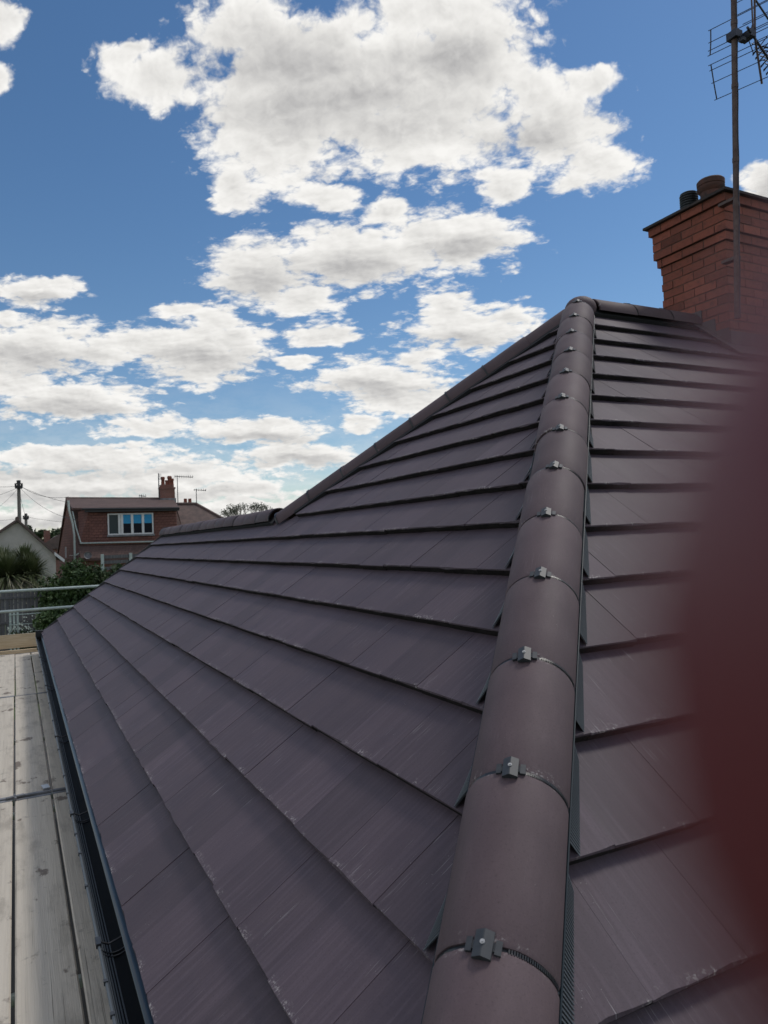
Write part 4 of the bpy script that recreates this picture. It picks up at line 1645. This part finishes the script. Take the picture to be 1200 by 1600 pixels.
o.prism([(37.8, 0.95, 2.1), (37.8, 2.6, 3.35), (37.8, 6.0, 1.3), (37.8, 1.0, 1.3)], (8.5, 0, 0))
o.build('roof', M['rooffar'], g2)
fh = empty('far_house', (70, -2.4, -1.7))
tag(fh, 'distant dark roof and red chimney between the grey gable and the dormer house', 'house')
o = MB()
o.span((69, -5.2, -1.7), (76, -1.2, 1.5))
o.build('wall', M['redbrick'], fh)
o = MB()
o.prism([(68.8, -0.9, 1.5), (68.8, -2.9, 2.75), (68.8, -4.9, 2.75), (68.8, -5.4, 1.5)], (7, 0, 0))
o.build('roof', M['rooffar'], fh)
o = MB()
o.span((69.5, -2.22, 2.0), (70.2, -1.72, 3.15))
o.build('chimney', M['redbrick'], fh)

# ------------------------------------------------------------------ telegraph poles and wires
def pole(x, y, z1, r, label, n):
    e = empty('telegraph_pole', (x, y, ground_z(x)))
    tag(e, label, 'pole')
    o = MB()
    o.tube((x, y, ground_z(x)), (x, y, z1), r * 1.15, r * 0.9, n=10)
    o.build('post', M['pole'], e)
    o = MB()
    for k in range(6):
        a = k * pi / 3
        o.tube((x + 0.22 * cos(a), y + 0.22 * sin(a), z1 - 0.42), (x + 0.22 * cos(a), y + 0.22 * sin(a), z1 - 0.15), 0.07, n=6)
    o.tube((x, y, z1 - 0.5), (x, y, z1 - 0.3), 0.24, n=10)
    o.tube((x, y, z1 - 0.2), (x, y, z1 + 0.06), 0.13, n=8)
    o.build('junction_box', M['soffit'], e)
    return e


pole(54.3, 0.2, 6.15, 0.125, 'taller timber telegraph pole with black junction head above the grey gable', 0)
pole(74.3, -0.38, 4.85, 0.14, 'shorter distant telegraph pole just right of the taller one', 0)
wires = [((54.3, 0.2, 5.9), (44.0, -2.3, 4.35), 0.35), ((54.3, 0.2, 5.85), (48.0, -5.5, 4.1), 0.5), ((54.3, 0.2, 5.8), (40.5, -2.4, 2.9), 0.4),
         ((54.3, 0.2, 5.8), (30, 9, 5.2), 0.5), ((54.3, 0.2, 5.75), (36, 3.5, 3.6), 0.3), ((54.3, 0.2, 5.75), (35, 2.2, 2.6), 0.3),
         ((54.3, 0.2, 5.7), (74.3, -0.38, 4.7), 0.3), ((74.3, -0.38, 4.6), (60, -10, 3.6), 0.5), ((74.3, -0.38, 4.5), (60, 9, 4.6), 0.5)]
WL = ['telephone wire from the taller pole to the dormer house ridge end', 'telephone wire from the taller pole passing behind the dormer house roof',
      'telephone wire from the taller pole down to the dormer house gable', 'highest telephone wire leaving the taller pole to the left',
      'telephone wire sloping left and down from the taller pole, upper of two', 'telephone wire sloping steeply left from the taller pole, lower of two',
      'telephone wire dropping from the taller pole to the shorter pole', 'telephone wire from the shorter pole to the right behind the dormer house',
      'telephone wire from the shorter pole out of the picture to the left']
for k, (a, b_, sag) in enumerate(wires):
    a, b_ = Vector(a), Vector(b_)
    o = MB()
    o.path([a.lerp(b_, t / 12) - Vector((0, 0, sag * 4 * (t / 12) * (1 - t / 12))) for t in range(13)], 0.011, 4)
    o = o.build('telephone_wire', M['soffit'])
    tag(o, WL[k], 'wire', 'overhead telephone wires')

# ------------------------------------------------------------------ fences, plants
def plank_fence(x, y0, y1, z0, z1, label, bw=0.125, rails=(0.15, 0.85)):
    e = empty('fence', (x, (y0 + y1) / 2, z0))
    tag(e, label, 'fence')
    y = y0
    k = 0
    while y > y1:
        o = MB()
        rg = random.Random(k)
        h = z1 + rg.uniform(-0.02, 0.02)
        o.box((x + rg.uniform(-.008, .008), y - bw / 2, (z0 + h) / 2), (0.009, bw / 2 - 0.006, (h - z0) / 2))
        o.build('plank', M['fence'], e)
        y -= bw
        k += 1
    for f in rails:
        o = MB()
        zz = z0 + (z1 - z0) * f
        o.span((x - 0.05, y1, zz - 0.035), (x - 0.012, y0, zz + 0.035))
        o.build('rail', M['fence'], e)
    return e


plank_fence(26.0, 2.6, -3.0, -2.1, 0.04, 'weathered grey vertical plank fence behind the guard rails', rails=(0.12, 0.52, 0.9))
o = MB()
pf = empty('post_fence', (33, -4, -1.7))
tag(pf, 'grey slatted fence and concrete post in front of the dormer house', 'fence')
for k, zz in enumerate((0.95, 0.72, 0.45, 0.2, -0.1, -0.4)):
    o = MB()
    o.span((33, -7.5, zz - 0.07), (33.03, -2.9, zz + 0.07))
    o.build('slat', M['fence'], pf)
for y in (-4.12, -5.9, -2.95):
    o = MB()
    o.span((32.9, y - 0.06, -1.7), (33.06, y + 0.06, 1.08))
    o.build('post', M['alu'], pf)


def leaf_cloud(b, c, rad, n, size, rng, lumps=14, elong=1.6, droop=0.0):
    """clumps of small leaf faces through an uneven volume"""
    cl = []
    c = Vector(c)
    for _ in range(lumps):
        while True:
            p = Vector((rng.uniform(-1, 1), rng.uniform(-1, 1), rng.uniform(-1, 1)))
            if p.length < 1:
                break
        cl.append((Vector((p.x * rad[0], p.y * rad[1], p.z * rad[2])) * 0.78, rng.uniform(0.28, 0.5)))
    for _ in range(n):
        q, s = rng.choice(cl)
        while True:
            p = Vector((rng.uniform(-1, 1), rng.uniform(-1, 1), rng.uniform(-1, 1)))
            if 0.2 < p.length < 1:
                break
        p = p * (0.55 + 0.45 * rng.random())
        pos = c + q + Vector((p.x * rad[0] * s, p.y * rad[1] * s, p.z * rad[2] * s))
        a = Vector((rng.gauss(0, 1), rng.gauss(0, 1), rng.gauss(0, 1) - droop)).normalized()
        t = a.orthogonal().normalized()
        t = (t * cos(rng.random() * 6) + a.cross(t) * sin(rng.random() * 6)).normalized()
        sz = size * rng.uniform(0.6, 1.3)
        u_, v_ = a * sz * elong * 0.5, t * sz * 0.5
        b.add([pos - u_, pos + v_ * 0.7, pos + u_, pos - v_ * 0.7], [(0, 1, 2, 3)])


def shrub(x, y, zc, rad, n, size, matname, label, cat='shrub', seed=1, lumps=14, trunk=True, tz=None):
    e = empty('shrub' if cat == 'shrub' else 'tree', (x, y, ground_z(x)))
    tag(e, label, cat)
    rg = random.Random(seed)
    b = MB()
    leaf_cloud(b, (x, y, zc), rad, n, size, rg, lumps)
    b.build('foliage' if cat == 'shrub' else 'crown', M[matname], e, fix=False)
    t = MB()
    for k in range(5):
        a = rg.uniform(0, 6.28)
        top = Vector((x + cos(a) * rad[0] * 0.45, y + sin(a) * rad[1] * 0.45, zc + rad[2] * rg.uniform(0, 0.6)))
        b0 = Vector((x, y, ground_z(x)))
        mid = b0.lerp(top, 0.5) + Vector((0, 0, 0.1 * rad[2]))
        r0 = 0.03 * rad[2] + 0.02
        t.path([b0, mid, top], [r0, r0 * 0.6, r0 * 0.2], 6)
    t.build('stem' if cat == 'shrub' else 'trunk', M['bark'], e)
    return e


shrub(25.4, -1.65, -0.35, (1.1, 1.45, 1.35), 22000, 0.105, 'leaf', 'broad dark green bush behind the guard rails, left of the roof edge', seed=3, lumps=40)
shrub(25.0, -2.35, -0.15, (0.9, 0.95, 1.15), 9000, 0.10, 'leaf2', 'lighter green bushy top rising beside the roof edge under the dormer house', seed=5, lumps=16)
shrub(24.2, -0.9, -1.2, (0.8, 1.0, 0.95), 9000, 0.09, 'leaf', 'low dark bush under the lower guard rail', seed=6, lumps=14)
shrub(72, 0.4, 2.6, (2.0, 2.3, 1.3), 2600, 0.26, 'leaf3', 'round-topped distant tree right of the shorter telegraph pole', 'tree', seed=8, lumps=12)
shrub(80, -2.1, 2.9, (2.0, 2.2, 1.4), 2600, 0.26, 'leaf2', 'distant green tree touching the left side of the dormer house', 'tree', seed=9, lumps=12)
shrub(84, 3.5, 2.2, (3, 3.4, 1.6), 2200, 0.30, 'leaf3', 'distant hedge-like tree mostly hidden behind the grey gable', 'tree', seed=10, lumps=12)

# sparse tree whose twigs show over the roof
e = empty('tree', (57, -16.7, -2.5))
tag(e, 'sparse leafy treetop peeping over the low ridge', 'tree')
rg = random.Random(21)
t = MB()
lf = MB()
base = Vector((57, -16.75, -2.95))


def grow(p, d, L, r, depth):
    q = p + d * L
    t.path([p, q], [r, r * 0.65], 5, caps=False)
    if depth == 0:
        for _ in range(5):
            c_ = q + Vector((rg.gauss(0, .12), rg.gauss(0, .12), rg.gauss(0, .12)))
            a = Vector((rg.gauss(0, 1), rg.gauss(0, 1), rg.gauss(0, 1))).normalized()
            s_ = a.orthogonal().normalized() * 0.035
            lf.add([c_ - a * .08, c_ + s_, c_ + a * .08, c_ - s_], [(0, 1, 2, 3)])
        return
    for _ in range(3):
        nd = (d + Vector((rg.uniform(-.7, .7), rg.uniform(-.7, .7), rg.uniform(-.1, .4)))).normalized()
        grow(q, nd, L * 0.72, r * 0.6, depth - 1)


grow(base, Vector((0, 0, 1)), 2.5, 0.14, 5)
lf.build('crown', M['leaf3'], e, fix=False)
t.build('trunk', M['bark'], e)


# cordyline palms
def cordyline(x, y, heads, label, seed):
    e = empty('cordyline_palm', (x, y, ground_z(x)))
    tag(e, label, 'palm', 'sword-leaved palms by the fence')
    rg = random.Random(seed)
    tk = MB()
    for (hx, hy, hz_, R_, n, pale) in heads:
        tk.path([(x, y, ground_z(x)), ((x + hx) / 2, (y + hy) / 2, -0.6), (hx, hy, hz_)], [0.11, 0.09, 0.07], 8)
        b = MB()
        b2 = MB()
        for k in range(n):
            el = rg.uniform(-0.75, 1.4)
            az = rg.uniform(0, 2 * pi)
            L = R_ * rg.uniform(0.75, 1.1) * (0.85 if el > 0.9 else 1)
            d = Vector((cos(az) * cos(el), sin(az) * cos(el), sin(el)))
            sd_ = d.cross(Vector((0, 0, 1))).normalized()
            w = 0.034 * rg.uniform(0.8, 1.25)
            p = Vector((hx, hy, hz_)) + d * 0.05
            pts_ = []
            for s in range(5):
                f = s / 4
                c_ = p + d * (L * f) - Vector((0, 0, 1)) * (0.36 * L * f * f * max(0.15, cos(el)))
                ww = w * (1 - f) ** 0.7 if s else w * 0.6
                pts_.append((c_ - sd_ * ww, c_ + sd_ * ww))
            vs_ = [v for pr_ in pts_ for v in pr_]
            tgt = b2 if (el < 0.15 and rg.random() < pale) else b
            tgt.add(vs_, [(2 * i, 2 * i + 1, 2 * i + 3, 2 * i + 2) for i in range(4)])
        b.build('leaf_crown', M['spike'], e, fix=False)
        b2.build('dry_leaf_skirt', M['spike_pale'], e, fix=False)
    tk.build('trunk', M['bark'], e)


cordyline(27.6, 0.64, [(27.6, 0.64, 0.42, 1.25, 700, 0.8)], 'nearer cordyline palm with a drooping skirt of pale sword leaves, at the left edge', 31)
cordyline(28.0, 0.05, [(27.8, -0.05, 0.40, 1.2, 700, 0.5), (28.3, 0.1, 0.8, 1.05, 500, 0.1)], 'right-hand green cordyline palm in front of the grey gable', 32)
cordyline(28.9, 0.95, [(28.9, 0.8, 0.85, 1.0, 450, 0.1)], 'cordyline palm head standing highest behind the pale-skirted one', 33)

# flowering bushes between the fence and the scaffold
fb = shrub(24.6, -0.05, -1.42, (0.6, 1.0, 0.55), 5000, 0.07, 'leaf2', 'low flowering bush dotted with white blossom above the toe board', seed=14, lumps=12)
rg = random.Random(5)
b = MB()
for _ in range(150):
    c_ = Vector((24.1 + rg.gauss(0, .12), -0.05 + rg.uniform(-.8, .7), -1.08 + rg.gauss(0, .17)))
    r = rg.uniform(0.012, 0.032)
    b.add([c_ + Vector((0, -r, 0)), c_ + Vector((0, 0, -r)), c_ + Vector((0, r, 0)), c_ + Vector((0, 0, r))], [(0, 1, 2, 3)])
    b.add([c_ + Vector((-r, 0, 0)), c_ + Vector((0, -r, 0)), c_ + Vector((r, 0, 0)), c_ + Vector((0, r, 0))], [(0, 1, 2, 3)])
o = b.build('blossoms', M['petal'], fb, fix=False)
o['kind'] = 'stuff'
e = empty('trellis', (24.3, 0.65, -2.2))
tag(e, 'pale weathered trellis post against the fence at the left edge', 'trellis')
for y in (0.56, 0.36, 0.46):
    o = MB()
    o.span((24.25, y - 0.03, -2.2), (24.3, y + 0.03, -0.52))
    o.build('post', M['alu'], e)
for zz in (-0.6, -0.9, -1.2):
    o = MB()
    o.span((24.2, -0.3, zz - 0.012), (24.23, 0.6, zz + 0.012))
    o.build('bar', M['alu'], e)

# ------------------------------------------------------------------ the phone and the hand holding it
def cl(x, y, z):
    """point given right, up and towards the holder of the phone"""
    return CAM + RGT * x + UPW * y - FWD * z


ph = MB()
ph.prism([cl(-0.016, 0.016, 0.0014), cl(0.056, 0.016, 0.0014), cl(0.056, -0.130, 0.0014), cl(-0.016, -0.130, 0.0014)], -FWD * 0.0085)
po = ph.build('phone', M['black'])  # out of view, added behind the lens to keep light off the fingertip
bvm = po.modifiers.new('bevel', 'BEVEL')
bvm.width = 0.0012
bvm.segments = 3
tag(po, 'dark phone taking the picture, unseen, added behind the lens to shade the fingertip', 'phone')

M['skin'] = bpy.data.materials.new('skin')
M['skin'].use_nodes = True
t_ = NT(M['skin'].node_tree)
bs_ = M['skin'].node_tree.nodes['Principled BSDF']
tcs = t_.n('ShaderNodeTexCoord')
t_.link(t_.mix(t_.smooth(t_.noise(tcs.outputs['Object'], 60, 4, 0.6), 0.3, 0.7), (0.145, 0.017, 0.024), (0.19, 0.025, 0.03)), bs_.inputs['Base Color'])
bs_.inputs['Roughness'].default_value = 0.55

sk = [
    # (parent index, right, up, towards holder, radius)
    (None, 0.088, -0.070, 0.030, 0.030),   # 0 palm
    (0, 0.092, -0.115, 0.046, 0.026),      # 1 wrist
    (1, 0.100, -0.200, 0.080, 0.033),      # 2 forearm
    (2, 0.115, -0.300, 0.125, 0.040),      # 3
    (0, 0.082, -0.030, 0.012, 0.0125),     # 4 index knuckle
    (4, 0.062, -0.012, -0.008, 0.0105),    # 5
    (5, 0.034, -0.004, -0.0125, 0.0105),   # 6
    (6, 0.0041, -0.0024, -0.0128, 0.0132), # 7 fingertip
    (0, 0.083, -0.050, 0.010, 0.0125),     # 8 middle
    (8, 0.064, -0.040, -0.008, 0.0105),
    (9, 0.044, -0.034, -0.012, 0.0095),
    (10, 0.028, -0.031, -0.010, 0.0082),
    (0, 0.084, -0.072, 0.010, 0.0120),     # 12 ring
    (12, 0.066, -0.066, -0.008, 0.0100),
    (13, 0.047, -0.060, -0.012, 0.0090),
    (14, 0.032, -0.057, -0.010, 0.0078),
    (0, 0.085, -0.094, 0.012, 0.0105),     # 16 little
    (16, 0.069, -0.090, -0.006, 0.0086),
    (17, 0.053, -0.086, -0.010, 0.0078),
    (18, 0.041, -0.084, -0.009, 0.0068),
    (0, 0.085, -0.058, 0.046, 0.0150),     # 20 thumb
    (20, 0.068, -0.040, 0.040, 0.0115),
    (21, 0.046, -0.028, 0.027, 0.0100),
]
me = bpy.data.meshes.new('person')
me.from_pydata([cl(*s[1:4]) - cl(0.1, -0.3, 0.12) for s in sk], [(s[0], i) for i, s in enumerate(sk) if s[0] is not None], [])
me.materials.append(M['skin'])
person = bpy.data.objects.new('person', me)
link(person, None, cl(0.1, -0.3, 0.12))
sm_ = person.modifiers.new('skin', 'SKIN')
sm_.use_smooth_shade = True
for i, s in enumerate(sk):
    me.skin_vertices[0].data[i].radius = (s[4], s[4])
    me.skin_vertices[0].data[i].use_root = (i == 0)
ss = person.modifiers.new('subdivision', 'SUBSURF')
ss.levels = ss.render_levels = 2
tag(person, 'dark red blurred fingertip of the person holding the phone, at the right edge', 'person')
